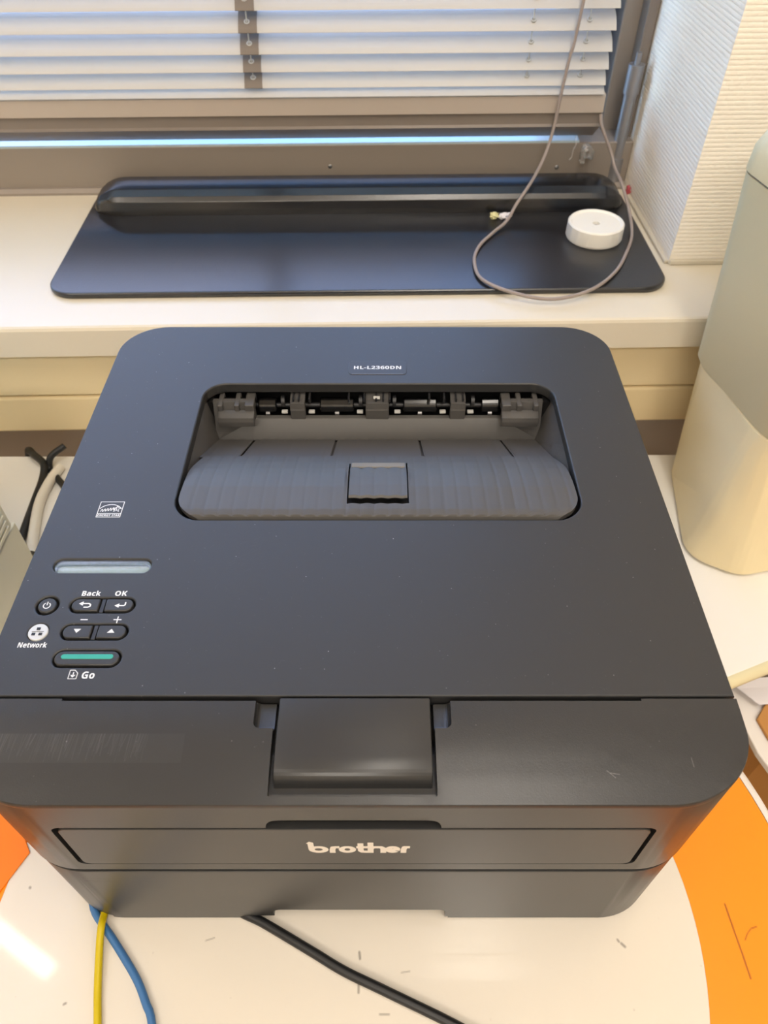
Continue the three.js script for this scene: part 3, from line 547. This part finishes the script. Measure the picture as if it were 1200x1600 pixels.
// front cover with its latch
const coverTop = (z) => 0.1832 - 0.0058 * Math.pow(Math.max(0, (z - 0.131) / 0.0485), 2.1);
{
  const xs = [], zf = 0.1799, rx = 0.0405, rz = 0.0320, out = [];
  const hx = HX + 0.0004;
  for (let i = 0; i <= 4; i++) out.push([-hx, 0.1320 + (zf - rz - 0.1320) * i / 4]);
  for (let i = 1; i <= 20; i++) { const a = i / 20 * Math.PI / 2; out.push([-hx + rx - rx * Math.cos(a), zf - rz + rz * Math.sin(a)]); }
  for (let i = 1; i < 24; i++) out.push([(-hx + rx) + (2 * hx - 2 * rx) * i / 24, zf]);
  for (let i = 20; i >= 1; i--) { const a = i / 20 * Math.PI / 2; out.push([hx - rx + rx * Math.cos(a), zf - rz + rz * Math.sin(a)]); }
  for (let i = 4; i >= 0; i--) out.push([hx, 0.1320 + (zf - rz - 0.1320) * i / 4]);
  // rings from the rear spine to the edge, round the edge, then back underneath: a closed skin
  const n = out.length, rowsT = [0, 0.15, 0.3, 0.45, 0.6, 0.72, 0.83, 0.92, 1], r = 0.0018, pos = [], idx = [];
  const spine = (i) => [-hx + 2 * hx * i / (n - 1), 0.1320];
  const rows = [];
  for (const t of rowsT) rows.push(out.map(([x, z], i) => { const [sx, sz] = spine(i), k = t * (1 - r / 0.2), X = sx + (x - sx) * k, Z = sz + (z - sz) * k; return [X, coverTop(Z), Z]; }));
  for (let q = 1; q <= 5; q++) { const a = q / 5 * Math.PI / 2; rows.push(out.map(([x, z], i) => { const [sx, sz] = spine(i), l = Math.hypot(x - sx, z - sz) || 1, k = 1 - r * (1 - Math.sin(a)) / Math.max(l, 0.02) * (l < 1e-6 ? 0 : 1), X = sx + (x - sx) * k, Z = sz + (z - sz) * k; return [X, coverTop(Z) - r * (1 - Math.cos(a)), Z]; })); }
  rows.push(out.map(([x, z]) => [x, 0.1747, z]));
  rows.push(out.map(([x, z], i) => [spine(i)[0], 0.1747, spine(i)[1]]));
  for (const row of rows) for (const p of row) pos.push(...p);
  const R = rows.length;
  for (let j = 0; j + 1 < R; j++) for (let i = 0; i + 1 < n; i++) { const a = j * n + i, b = a + n; idx.push(a, b, a + 1, a + 1, b, b + 1); }
  for (let i = 0; i + 1 < n; i++) { const a = i, b = (R - 1) * n + i; idx.push(a, a + 1, b, b, a + 1, b + 1); }        // rear face
  const raw = new THREE.BufferGeometry(); raw.setAttribute('position', new THREE.Float32BufferAttribute(pos, 3)); raw.setIndex(idx);
  const solid = mergeVertices(raw, 1e-6).toNonIndexed(); solid.computeVertexNormals();
  const pocket = (x0, x1) => rbx(x0, x1, 0.1778, 0.20, 0.1280, 0.1466, 0.003, 3);
  const g = cut(solid, bx(-0.0366, 0.0372, 0.15, 0.2, 0.12, 0.1745), rbx(-0.0366, 0.0372, 0.1762, 0.2, 0.165, 0.1762, 0.0008), pocket(-0.0458, -0.034), pocket(0.034, 0.0449), bx(-0.1365, 0.1343, 0.1795, 0.2, 0.13, 0.1331));
  const coverTex = canvasTex(1536, 256, (c, w, h) => {
    c.fillStyle = CHAR; c.fillRect(0, 0, w, h);
    const s = w / 0.36, X = (x) => (x + 0.18) * s, Z = (z) => (z - 0.128) * s;
    for (let i = 0; i < 110; i++) { c.fillStyle = `rgba(210,208,204,${0.08 + 0.4 * rnd() ** 3})`; c.beginPath(); c.arc(rnd() * w, rnd() * h, 0.5 + 0.9 * rnd() ** 2, 0, 7); c.fill(); }
    // residue left by a strip of tape: streaks inside a rectangle
    c.fillStyle = 'rgba(150,150,150,0.05)'; c.fillRect(X(-0.1745), Z(0.1492), 0.0985 * s, 0.013 * s);
    for (let i = 0; i < 150; i++) { const x = -0.174 + 0.082 * rnd(), d = 0.001 * rnd(); c.strokeStyle = `rgba(165,163,160,${0.03 + 0.09 * rnd()})`; c.lineWidth = 0.6 + 0.9 * rnd(); c.beginPath(); c.moveTo(X(x), Z(0.1492)); c.lineTo(X(x - d * 2), Z(0.1492 + 0.013 * (0.4 + 0.6 * rnd()))); c.stroke(); }
    c.strokeStyle = 'rgba(205,203,200,0.45)'; c.lineWidth = 1.1; c.lineCap = 'round';
    for (const [x0, z0, x1, z1] of [[0.112, 0.1655, 0.1155, 0.1685], [0.1135, 0.1665, 0.1175, 0.1672], [0.1505, 0.1600, 0.1508, 0.1640]]) { c.beginPath(); c.moveTo(X(x0), Z(z0)); c.lineTo(X(x1), Z(z1)); c.stroke(); }
  });
  part('front_cover', planar(smooth(g, 0.45), 0, 2, -0.18, 0.188, 0.36, -0.06), std('#ffffff', 0.33, { map: coverTex, bumpMap: rep(grainTex, 9, 1.5), bumpScale: 0.00003 }), P);
  // latch: a plate that bends down at the front
  const lp = [[0.1322, 0.1838], [0.150, 0.1834], [0.160, 0.1826], [0.1655, 0.1817], [0.1668, 0.1812], [0.1679, 0.1802], [0.1694, 0.1778], [0.1710, 0.1745], [0.1722, 0.1700], [0.1690, 0.1700], [0.1675, 0.1740], [0.164, 0.1770], [0.150, 0.1800], [0.1322, 0.1800]];
  part('latch', boxUV(smooth(sweepX(lp, -0.0347, 0.0354, 0.0007, 3), 0.5)), std(CHAR, 0.33, { bumpMap: rep(grainTex, 14), bumpScale: 0.000016 }), P);
}
// output tray: ribbed ramp, sunken strip, rear wall, rollers, guides, paper stop
{
  const C = 0.0105, y = (z) => {
    const k = [[0.0166, 0.1806], [0.0155, 0.1829], [0.0135, 0.1835], [0.006, 0.1835], [-0.004, 0.1829], [-0.014, 0.1814], [-0.024, 0.1790], [-0.034, 0.1758], [-0.044, 0.1715], [-0.051, 0.1682]];
    for (let i = 0; i + 1 < k.length; i++) if (z <= k[i][0] && z >= k[i + 1][0]) { const t = (z - k[i][0]) / (k[i + 1][0] - k[i][0]); return k[i][1] + t * (k[i + 1][1] - k[i][1]); } return z > 0 ? 0.1806 : 0.1682;
  };
  const xl = (z) => { const fz = 0.0166 - 0.017; let e = -0.1068; if (z > fz) { const d = (z - fz) / 0.017; e += 0.017 * (1 - Math.sqrt(Math.max(0, 1 - d * d))); } if (z < -0.030) e += (-0.030 - z) * 0.22; return e; };
  const xr = (z) => { const fz = 0.0166 - 0.017; let e = 0.1278; if (z > fz) { const d = (z - fz) / 0.017; e -= 0.017 * (1 - Math.sqrt(Math.max(0, 1 - d * d))); } if (z < -0.030) e -= (-0.030 - z) * 0.22; return e; };
  const FX0 = -0.0078, FX1 = 0.0286, FZ0 = -0.0375, FZ1 = 0.0062;
  const zs = []; for (let i = 0; i <= 40; i++) zs.push(-0.051 + (0.0166 + 0.051) * i / 40);
  for (const z of [0.0161, 0.0155, 0.0145, 0.0135]) zs.push(z); for (const z of [FZ0, FZ1]) { const k = zs.reduce((b, q, i) => Math.abs(q - z) < Math.abs(zs[b] - z) ? i : b, 0); zs[k] = z; } zs.sort((a, b) => a - b);
  const us = []; for (let i = 0; i <= 480; i++) us.push(i / 480);
  const rib = (x) => 0.0008 * Math.abs(Math.sin(x * Math.PI / 0.0082));
  const place = (u, z) => { const a = xl(z), b = xr(z); let x = a + (b - a) * u; return x; };
  // columns are moved so that two of them run along the pocket's sides
  const fn = (u, z) => { let x = place(u, z); const near = z >= FZ0 - 1e-6 && z <= FZ1 + 1e-6, st = (xr(z) - xl(z)) / 480; if (near) { if (Math.abs(x - FX0) <= st / 2) x = FX0; if (Math.abs(x - FX1) <= st / 2) x = FX1; } const s = C + (x - C) * (1 - 0.10 * Math.max(0, (0.0 - z) / 0.051) * -0.0); return [x, y(z) + (z < 0.0155 ? rib(s) : 0), z]; };
  const ramp = grid(fn, us, zs, (i, j) => { const zm = (zs[j] + zs[j + 1]) / 2, xm = place((us[i] + us[i + 1]) / 2, zm); return !(zm > FZ0 && zm < FZ1 && xm > FX0 && xm < FX1); });
  const skirt = []; // thickness: turned-down edge all round
  const edge = []; for (const z of zs) edge.push([xl(z), z]); for (let i = 1; i < us.length; i++) edge.push([place(us[i], zs[zs.length - 1]), zs[zs.length - 1]]); for (const z of zs.slice().reverse()) edge.push([xr(z), z]);
  const sk = grid((i, t) => { const [x, z] = edge[i]; return [x, y(z) + (z < 0.0155 ? rib(x) : 0) - t * 0.0035, z]; }, edge.map((_, i) => i), [0, 1]);
  const back = grid((u, t) => [place(u, zs[0]), y(zs[0]) + rib(place(u, zs[0])) - t * 0.003, zs[0]], us, [0, 1]);
  const rampG = merge([noUV(ramp), noUV(sk), noUV(back)]); rampG.computeVertexNormals();
  part('output_ramp', boxUV(smooth(mergeVertices(rampG, 1e-6).toNonIndexed(), 0.5)), M.chute.clone(), P).material.side = THREE.DoubleSide;
  // paper stop in its pocket
  part('stop_pocket', merge([bx(FX0, FX1, 0.1695, 0.1702, FZ0, FZ1), bx(FX0 - 0.0006, FX0, 0.170, 0.1828, FZ0 + 0.012, FZ1), bx(FX1, FX1 + 0.0006, 0.170, 0.1828, FZ0 + 0.012, FZ1), bx(FX0, FX1, 0.170, 0.1815, FZ1, FZ1 + 0.0006)]), M.chute, P);
  {
    const f0 = FX0 + 0.0009, f1 = FX1 - 0.0008, fz = []; for (let i = 0; i <= 20; i++) fz.push(-0.0370 + 0.0365 * i / 20);
    const fu = []; for (let i = 0; i <= 80; i++) fu.push(f0 + (f1 - f0) * i / 80);
    const top = grid((x, z) => [x, y(z) + rib(x) + 0.0004 - (z > -0.0025 ? 0 : 0), z], fu, fz);
    const lip = grid((x, t) => [x, y(-0.0005) + rib(x) + 0.0004 - 0.0030 * t, -0.0005 + 0.0012 * Math.sin(Math.PI * Math.min(1, t * 1.2)) ], fu, [0, 0.15, 0.4, 0.7, 1]);
    const side = (x) => grid((z, t) => [x, y(z) + rib(x) + 0.0004 - 0.003 * t, z], fz, [0, 1]);
    const g = merge([noUV(top), noUV(lip), noUV(side(f0)), noUV(side(f1))]); g.computeVertexNormals();
    const m = M.chute.clone(); m.side = THREE.DoubleSide;
    const fl = part('paper_stop', boxUV(smooth(mergeVertices(g, 1e-6).toNonIndexed(), 0.5)), m, P);
    part('stop_texture_strip', smooth(sweepX([[-0.0372, 0.1752], [-0.0366, 0.1762], [-0.0312, 0.1781], [-0.0306, 0.1776]], f0 + 0.0008, f1 - 0.0008), 0.4), std('#77736c', 0.75, { bumpMap: rep(grainTex, 60), bumpScale: 0.00006 }), fl);
  }
  // sunken strip of five panels divided by grooves
  const cuts = [-0.1035, -0.0776, -0.0196, 0.0390, 0.0966, 0.1215];
  for (let i = 0; i < 5; i++) {
    const a = cuts[i] + (i ? 0.0007 : 0), b = cuts[i + 1] - (i < 4 ? 0.0007 : 0), n = Math.max(8, Math.round((b - a) / 0.0006)), u = []; for (let k = 0; k <= n; k++) u.push(a + (b - a) * k / n);
    const fan = (x, t) => C + (x - C) * (1 + 0.03 * t);
    const g = grid((x, t) => [fan(x, t), 0.1468 + 0.0204 * t + rib(x) * 0.9 - (x - a < 0.0002 || b - x < 0.0002 ? 0.0006 : 0), -0.0915 + 0.0408 * t], u, [0, 0.25, 0.5, 0.75, 1]);
    const m = M.chute.clone(); m.side = THREE.DoubleSide; part('chute_panel', boxUV(smooth(noUV(g), 0.5)), m, P);
  }
  part('chute_floor', sweepX([[-0.0925, 0.142], [-0.0925, 0.1440], [-0.0505, 0.1649], [-0.049, 0.1646], [-0.049, 0.142]], -0.1075, 0.1285), M.chute, P);
  // side walls lean in towards the floor
  const sideWall = (s) => { const xo = s < 0 ? OX0 - 0.0003 : OX1 + 0.0003, xi = s < 0 ? -0.1025 : 0.1205; return loft([[-0.114, 0.1752, 0.1465], [-0.09, 0.1752, 0.1450], [-0.055, 0.1752, 0.1600], [-0.03, 0.1752, 0.166], [0.012, 0.1752, 0.170]].map(([z, yt, yb]) => { const xb = z < -0.08 ? xi : xi + (xo - xi) * Math.min(1, (z + 0.08) / 0.06) * 0.8; const r = [[xo, yt, z], [xo - s * -0.0012, yt, z], [xb + s * 0.0006, yb, z], [xb, yb, z]]; return s < 0 ? r : r.reverse(); })); };
  for (const s of [-1, 1]) { const g = noUV(sideWall(s)); g.computeVertexNormals(); const m = M.chuteDark.clone(); m.side = THREE.DoubleSide; part('side_wall', g, m, P); }
  // rear wall with raised columns between the roller windows
  const zb = -0.1005;
  const wall = new THREE.Shape(); wall.moveTo(-0.1045, 0.1458); wall.lineTo(0.1240, 0.1458); wall.lineTo(0.1240, 0.1735); wall.lineTo(0.0966, 0.1735); wall.lineTo(0.0966, 0.1588);
  for (const [a, b] of [[0.0709, 0.0603], [0.0174, 0.0012], [-0.0411, -0.0515]]) { wall.lineTo(a, 0.1588); wall.lineTo(a, 0.1705); wall.quadraticCurveTo(a, 0.1722, a - 0.0018, 0.1722); wall.lineTo(b + 0.0018, 0.1722); wall.quadraticCurveTo(b, 0.1722, b, 0.1705); wall.lineTo(b, 0.1588); }
  wall.lineTo(-0.0762, 0.1588); wall.lineTo(-0.0762, 0.1735); wall.lineTo(-0.1045, 0.1735);
  const wg = new THREE.ExtrudeGeometry(wall, { depth: 0.003, bevelEnabled: true, bevelSize: 0.0005, bevelThickness: 0.0005, bevelOffset: -0.0005, bevelSegments: 2 }); wg.translate(0, 0, zb - 0.004);
  { const p = wg.attributes.position; for (let i = 0; i < p.count; i++) { const q = p.getY(i); if (q < 0.1588) p.setZ(i, p.getZ(i) + (0.1588 - q) / 0.0118 * 0.0082); } }
  part('rear_wall', smooth(wg, 0.5), M.chuteDark, P);
  // curved tops of the columns lean back over the rollers
  for (const [a, b] of [[0.0603, 0.0709], [0.0012, 0.0174], [-0.0515, -0.0411]]) part('column_hood', smooth(sweepX([[zb, 0.166], [zb - 0.001, 0.1692], [zb - 0.003, 0.1716], [zb - 0.0075, 0.1732], [zb - 0.014, 0.1735], [zb - 0.014, 0.171], [zb - 0.004, 0.169], [zb - 0.003, 0.166]], a, b, 0.0004), 0.5), M.chuteDark, P);
  part('roller_cavity', merge([bx(-0.108, 0.129, 0.142, 0.1738, -0.1395, -0.132), bx(-0.108, 0.129, 0.140, 0.1445, -0.135, zb - 0.004), bx(-0.108, -0.1045, 0.142, 0.1738, -0.135, zb), bx(0.1242, 0.129, 0.142, 0.1738, -0.135, zb)]), M.black, P);
  const shaft = part('roller_shaft', cylX(0.0018, -0.1, 0.12, 0.1628, -0.1112), M.dark, P);
  for (const [a, b] of [[-0.0746, -0.0619], [-0.0312, -0.0072], [0.0276, 0.0512], [0.0826, 0.0952]]) {
    const rp = [[0, 0], [0.0050, 0], [0.0056, 0.0008], [0.0056, b - a - 0.0008], [0.0050, b - a], [0, b - a]].map(([r, q]) => new THREE.Vector2(r, q));
    const g = new THREE.LatheGeometry(rp, 28); g.rotateZ(-Math.PI / 2); g.translate(a, 0.1628, -0.1112);
    const rl = part('feed_roller', smooth(g, 0.5), M.roller, P);
    part('pinch_axle', cylX(0.0014, (a + b) / 2 - 0.0014, (a + b) / 2 + 0.0014, 0.1597, -0.1058, 12), M.steel, rl);
  }
  for (const x of [-0.0572, -0.0025, 0.0213, 0.0765]) part('hub_disc', cylX(0.0042, x - 0.0012, x + 0.0012, 0.1665, -0.111), M.dark, P);
  for (const x of [-0.0563, -0.0372, -0.0030, 0.0235, 0.0556, 0.0752]) part('white_tab', rbx(x - 0.0022, x + 0.0022, 0.1596, 0.1614, -0.1080, -0.1050, 0.0005), M.whiteTab, P, null, 'small white plastic tab');
  const fin = sweepX([[-0.1025, 0.1722], [-0.108, 0.1665], [-0.113, 0.1745], [-0.1025, 0.1748]], -0.0006, 0.0006);
  for (const x of [-0.0452, -0.0378, 0.0085, 0.0135, 0.0455, 0.0558, -0.0105, 0.0640, 0.0003, 0.0180, -0.0490, 0.0690]) part('guide_fin', fin, M.dark, P, [x, 0, 0.0]);
  part('sensor_tab', rbx(0.0066, 0.0112, 0.1735, 0.1748, -0.1062, -0.1035, 0.0005), M.whiteTab, P, null, 'small white sensor tab');
  // outer paper guides: curved plate hung on two fingers
  for (const [a, b] of [[-0.1008, -0.0757], [0.0954, 0.1208]]) {
    const g = part('paper_guide', smooth(sweepX([[-0.0975, 0.1690], [-0.0945, 0.1685], [-0.0915, 0.1668], [-0.0905, 0.1640], [-0.0908, 0.1598], [-0.0925, 0.1592], [-0.0930, 0.1640], [-0.0950, 0.1660], [-0.0975, 0.1665]], a, b, 0.0006, 2), 0.5), std('#4a4846', 0.42, { bumpMap: rep(grainTex, 20), bumpScale: 0.000012 }), P);
    const w = b - a, arm = (x0, x1) => part('guide_arm', rbx(x0, x1, 0.1672, 0.1738, -0.1115, -0.0965, 0.0008), M.chuteDark, g);
    a < 0 ? (arm(a, a + 0.0035), arm(a + 0.0115, a + 0.0150), arm(b - 0.0065, b)) : (arm(a, a + 0.0065), arm(b - 0.0150, b - 0.0115), arm(b - 0.0035, b));
    part('guide_pin', cylX(0.0022, a, b, 0.1705, -0.1065, 14), M.roller, g);
  }
}

// ------------------------------------------------------------------ beige machines on both sides
function roundPoly(pts, radii, n = 6) {
  const out = [], N = pts.length;
  pts.forEach((p, i) => {
    const a = pts[(i + N - 1) % N], b = pts[(i + 1) % N], r = radii[i];
    const ua = [a[0] - p[0], a[1] - p[1]], ub = [b[0] - p[0], b[1] - p[1]], la = Math.hypot(...ua), lb = Math.hypot(...ub), k = Math.min(r, la * 0.45, lb * 0.45);
    const A = [p[0] + ua[0] / la * k, p[1] + ua[1] / la * k], B = [p[0] + ub[0] / lb * k, p[1] + ub[1] / lb * k];
    for (let q = 0; q <= n; q++) { const t = q / n, s = 1 - t; out.push([s * s * A[0] + 2 * s * t * p[0] + t * t * B[0], s * s * A[1] + 2 * s * t * p[1] + t * t * B[1]]); }
  });
  return out;
}
{
  const O = [0.42, DESK, -0.2];
  const t = thing('office_machine', 'tall beige plastic office machine with a tapered base right of the printer', 'machine', O);
  const sec = (y, pts, r) => roundPoly(pts, r).map(([x, z]) => [x - O[0], y - O[1], z - O[2]]);
  const build = (rings) => { const g = noUV(mergeVertices(loft(rings), 1e-6)); g.computeVertexNormals(); return boxUV(smooth(g, 0.7)); };
  const r = [0.02, 0.022, 0.012, 0.03, 0.03];
  part('base', build([
    sec(-0.040, [[0.316, -0.262], [0.299, -0.142], [0.338, -0.118], [0.52, -0.16], [0.54, -0.30]], r),
    sec(-0.036, [[0.313, -0.264], [0.294, -0.137], [0.337, -0.113], [0.525, -0.155], [0.545, -0.305]], r),
    sec(0.02, [[0.3065, -0.264], [0.302, -0.141], [0.332, -0.121], [0.525, -0.16], [0.545, -0.305]], r),
    sec(0.085, [[0.2995, -0.264], [0.313, -0.152], [0.3265, -0.134], [0.525, -0.168], [0.545, -0.305]], r),
    sec(0.100, [[0.298, -0.264], [0.3155, -0.154], [0.326, -0.137], [0.525, -0.168], [0.545, -0.305]], r)].map((q) => q.slice().reverse())), M.beige2, t);
  const body = part('upper_body', build([
    sec(0.0975, [[0.297, -0.262], [0.3205, -0.148], [0.350, -0.118], [0.53, -0.15], [0.55, -0.305]], r),
    sec(0.104, [[0.2935, -0.2655], [0.3185, -0.143], [0.350, -0.113], [0.535, -0.145], [0.555, -0.31]], r),
    sec(0.19, [[0.287, -0.2655], [0.309, -0.150], [0.340, -0.122], [0.535, -0.15], [0.555, -0.31]], r),
    sec(0.2665, [[0.2795, -0.2655], [0.3005, -0.165], [0.335, -0.135], [0.535, -0.155], [0.555, -0.31]], r)].map((q) => q.slice().reverse())), M.beige, t);
  part('seam', build([sec(0.2660, [[0.281, -0.264], [0.302, -0.166], [0.336, -0.137], [0.533, -0.157], [0.553, -0.308]], r), sec(0.2695, [[0.281, -0.264], [0.302, -0.166], [0.336, -0.137], [0.533, -0.157], [0.553, -0.308]], r)].map((q) => q.slice().reverse())), M.aluDark, body);
  part('top_cover', build([
    sec(0.2685, [[0.2785, -0.2655], [0.2995, -0.165], [0.335, -0.135], [0.535, -0.155], [0.555, -0.31]], r),
    sec(0.285, [[0.2785, -0.264], [0.300, -0.168], [0.336, -0.139], [0.533, -0.159], [0.553, -0.308]], r),
    sec(0.298, [[0.284, -0.262], [0.307, -0.172], [0.340, -0.145], [0.528, -0.165], [0.548, -0.304]], r),
    sec(0.310, [[0.298, -0.258], [0.320, -0.180], [0.350, -0.155], [0.515, -0.175], [0.535, -0.297]], r),
    sec(0.317, [[0.325, -0.25], [0.345, -0.195], [0.370, -0.175], [0.49, -0.19], [0.51, -0.28]], r)].map((q) => q.slice().reverse())), M.beige, t);
}
{
  const t = thing('vented_machine', 'pale beige plastic machine with ribbed side vents left of the printer', 'machine', [-0.43, DESK, -0.02]);
  const x1 = 0.125, z0 = -0.108;
  part('case', boxUV(rbx(-0.2, x1 - 0.0015, 0, 0.21, z0, 0.02, 0.008, 4)), M.beige3, t);
  part('side_panel', boxUV(rbx(x1 - 0.004, x1, 0.002, 0.062, z0 + 0.001, 0.018, 0.0012)), M.beige3, t);
  for (let i = 0; i < 12; i++) part('vent_rib', rbx(x1 - 0.004, x1 + 0.0018, 0.066 + i * 0.0066, 0.0698 + i * 0.0066, z0 + 0.012, 0.014, 0.0008, 2), M.beige3, t);
}

// ------------------------------------------------------------------ box, cardboard and paper right of the table
{
  const t = thing('cardboard_box', 'tall brown cardboard box with a white lid standing right of the table', 'box', [0.50, FLOOR, 0.02]);
  const O = [0.50, 0.02], P4 = (d) => [[0.3300 + d, -0.052 + d], [0.3395 + d * 0.7, 0.0165], [0.3760 + d, 0.120 - d], [0.70 - d, 0.10 - d], [0.68 - d, -0.060 + d]].map(([x, z]) => [x - O[0], z - O[1]]).reverse();
  part('carton', boxUV(slab(P4(0.014), 0, 0.6245, 0.001, [], 1)), M.card, t);
  part('lid', boxUV(slab(P4(0), 0.6235, 0.631, 0.0012)), std('#ece8e4', 0.5), t, null, 'white slip-on lid');
}
tag(part('cardboard_sheet', boxUV(slab([[0.3480, -0.0136], [0.3740, -0.0440], [0.44, -0.050], [0.47, 0.03], [0.385, 0.075], [0.3515, 0.0055]].reverse(), -0.1186, -0.1150, 0.0005, [], 1)), M.card, scene), 'plain brown cardboard sheet lying on the white box lid', 'cardboard');
{
  const zs = [], us = []; for (let i = 0; i <= 24; i++) { us.push(i / 24); zs.push(i / 24); }
  const g = grid((u, v) => { const x = 0.331 + 0.14 * u + 0.02 * v, z = -0.048 + 0.024 * v - 0.016 * u; return [x, -0.1155 + 0.004 * Math.abs(Math.sin(3.1 * u + 1.2)) + 0.006 * Math.max(0, 0.35 - v) + (u < 0.3 ? 0.010 * (0.3 - u) : 0), z]; }, us, zs);
  const bot = g.clone(); bot.translate(0, -0.0008, 0); bot.setIndex(Array.from(bot.index.array).reverse());
  const s = merge([noUV(g), noUV(bot)]); s.computeVertexNormals();
  const m = M.paperW.clone(); m.side = THREE.DoubleSide;
  tag(part('paper_sheet', s, m, scene), 'creased white paper sheet on the box lid behind the brown cardboard', 'paper');
}

// ------------------------------------------------------------------ cables
const cable = (name, label, pts, r, m, n = 100) => tag(part(name, tube(pts, r, n, 12), m, scene), label, 'cable');
cable('yellow_cable', 'yellow network cable in front of the printer corner', [[-0.1545, 0.0026, 0.06], [-0.1550, 0.0026, 0.12], [-0.1553, 0.0026, 0.160], [-0.1550, 0.0032, 0.1735], [-0.1544, 0.0050, 0.1790], [-0.1537, 0.0070, 0.1840], [-0.1527, 0.0050, 0.1940], [-0.149, 0.0024, 0.215], [-0.1445, 0.0024, 0.2325], [-0.138, 0.0024, 0.26], [-0.135, 0.0024, 0.30]], 0.0022, M.yellow);
cable('blue_cable', 'blue network cable curving out from beside the printer corner', [[-0.305, DESK + 0.0025, -0.15], [-0.292, DESK + 0.0025, -0.12], [-0.262, -0.020, -0.105], [-0.225, 0.003, -0.055], [-0.196, 0.0024, 0.02], [-0.180, 0.0024, 0.08], [-0.1700, 0.0024, 0.135], [-0.1665, 0.0024, 0.160], [-0.1625, 0.0024, 0.1730], [-0.1545, 0.0024, 0.1822], [-0.1460, 0.0025, 0.1905], [-0.1285, 0.0025, 0.2095], [-0.120, 0.0025, 0.222], [-0.1143, 0.0025, 0.2325], [-0.104, 0.0025, 0.27], [-0.10, 0.0025, 0.31]], 0.0023, M.blue, 160);
cable('power_cable', 'thick black power cable crossing the white table front', [[-0.105, 0.0024, 0.150], [-0.078, 0.0024, 0.172], [-0.0575, 0.0026, 0.1815], [-0.028, 0.0029, 0.1965], [-0.009, 0.0029, 0.2063], [0.014, 0.0029, 0.2158], [0.0539, 0.0029, 0.2325], [0.09, 0.0029, 0.25], [0.15, 0.0029, 0.285]], 0.0028, M.cable);
cable('black_cable', 'black cable looping on the desk behind the left machine', [[-0.372, DESK - 0.03, -0.284], [-0.3640, DESK + 0.004, -0.2815], [-0.3520, DESK + 0.0095, -0.269], [-0.3376, DESK + 0.010, -0.255], [-0.3345, DESK + 0.006, -0.238], [-0.3336, DESK + 0.0045, -0.209], [-0.331, DESK + 0.0045, -0.1667], [-0.328, DESK + 0.0045, -0.142]], 0.0038, M.cable);
cable('dark_cable', 'short black cable crossing over another behind the printer', [[-0.318, DESK + 0.020, -0.272], [-0.3309, DESK + 0.014, -0.262], [-0.3330, DESK + 0.004, -0.254], [-0.3250, DESK + 0.004, -0.245], [-0.3137, DESK + 0.004, -0.232], [-0.29, DESK + 0.004, -0.205], [-0.25, DESK + 0.004, -0.18]], 0.0034, M.cable);
cable('white_cable', 'thick off white cable beside the black cable on the desk', [[-0.322, DESK + 0.005, -0.256], [-0.3265, DESK + 0.005, -0.235], [-0.3275, DESK + 0.005, -0.205], [-0.3215, DESK + 0.005, -0.17], [-0.314, DESK + 0.005, -0.138]], 0.005, M.whiteCable);

scene.traverse((o) => { if (o.isMesh && !o.isSky) { o.castShadow = true; o.receiveShadow = true; } });
renderer.render(scene, camera);
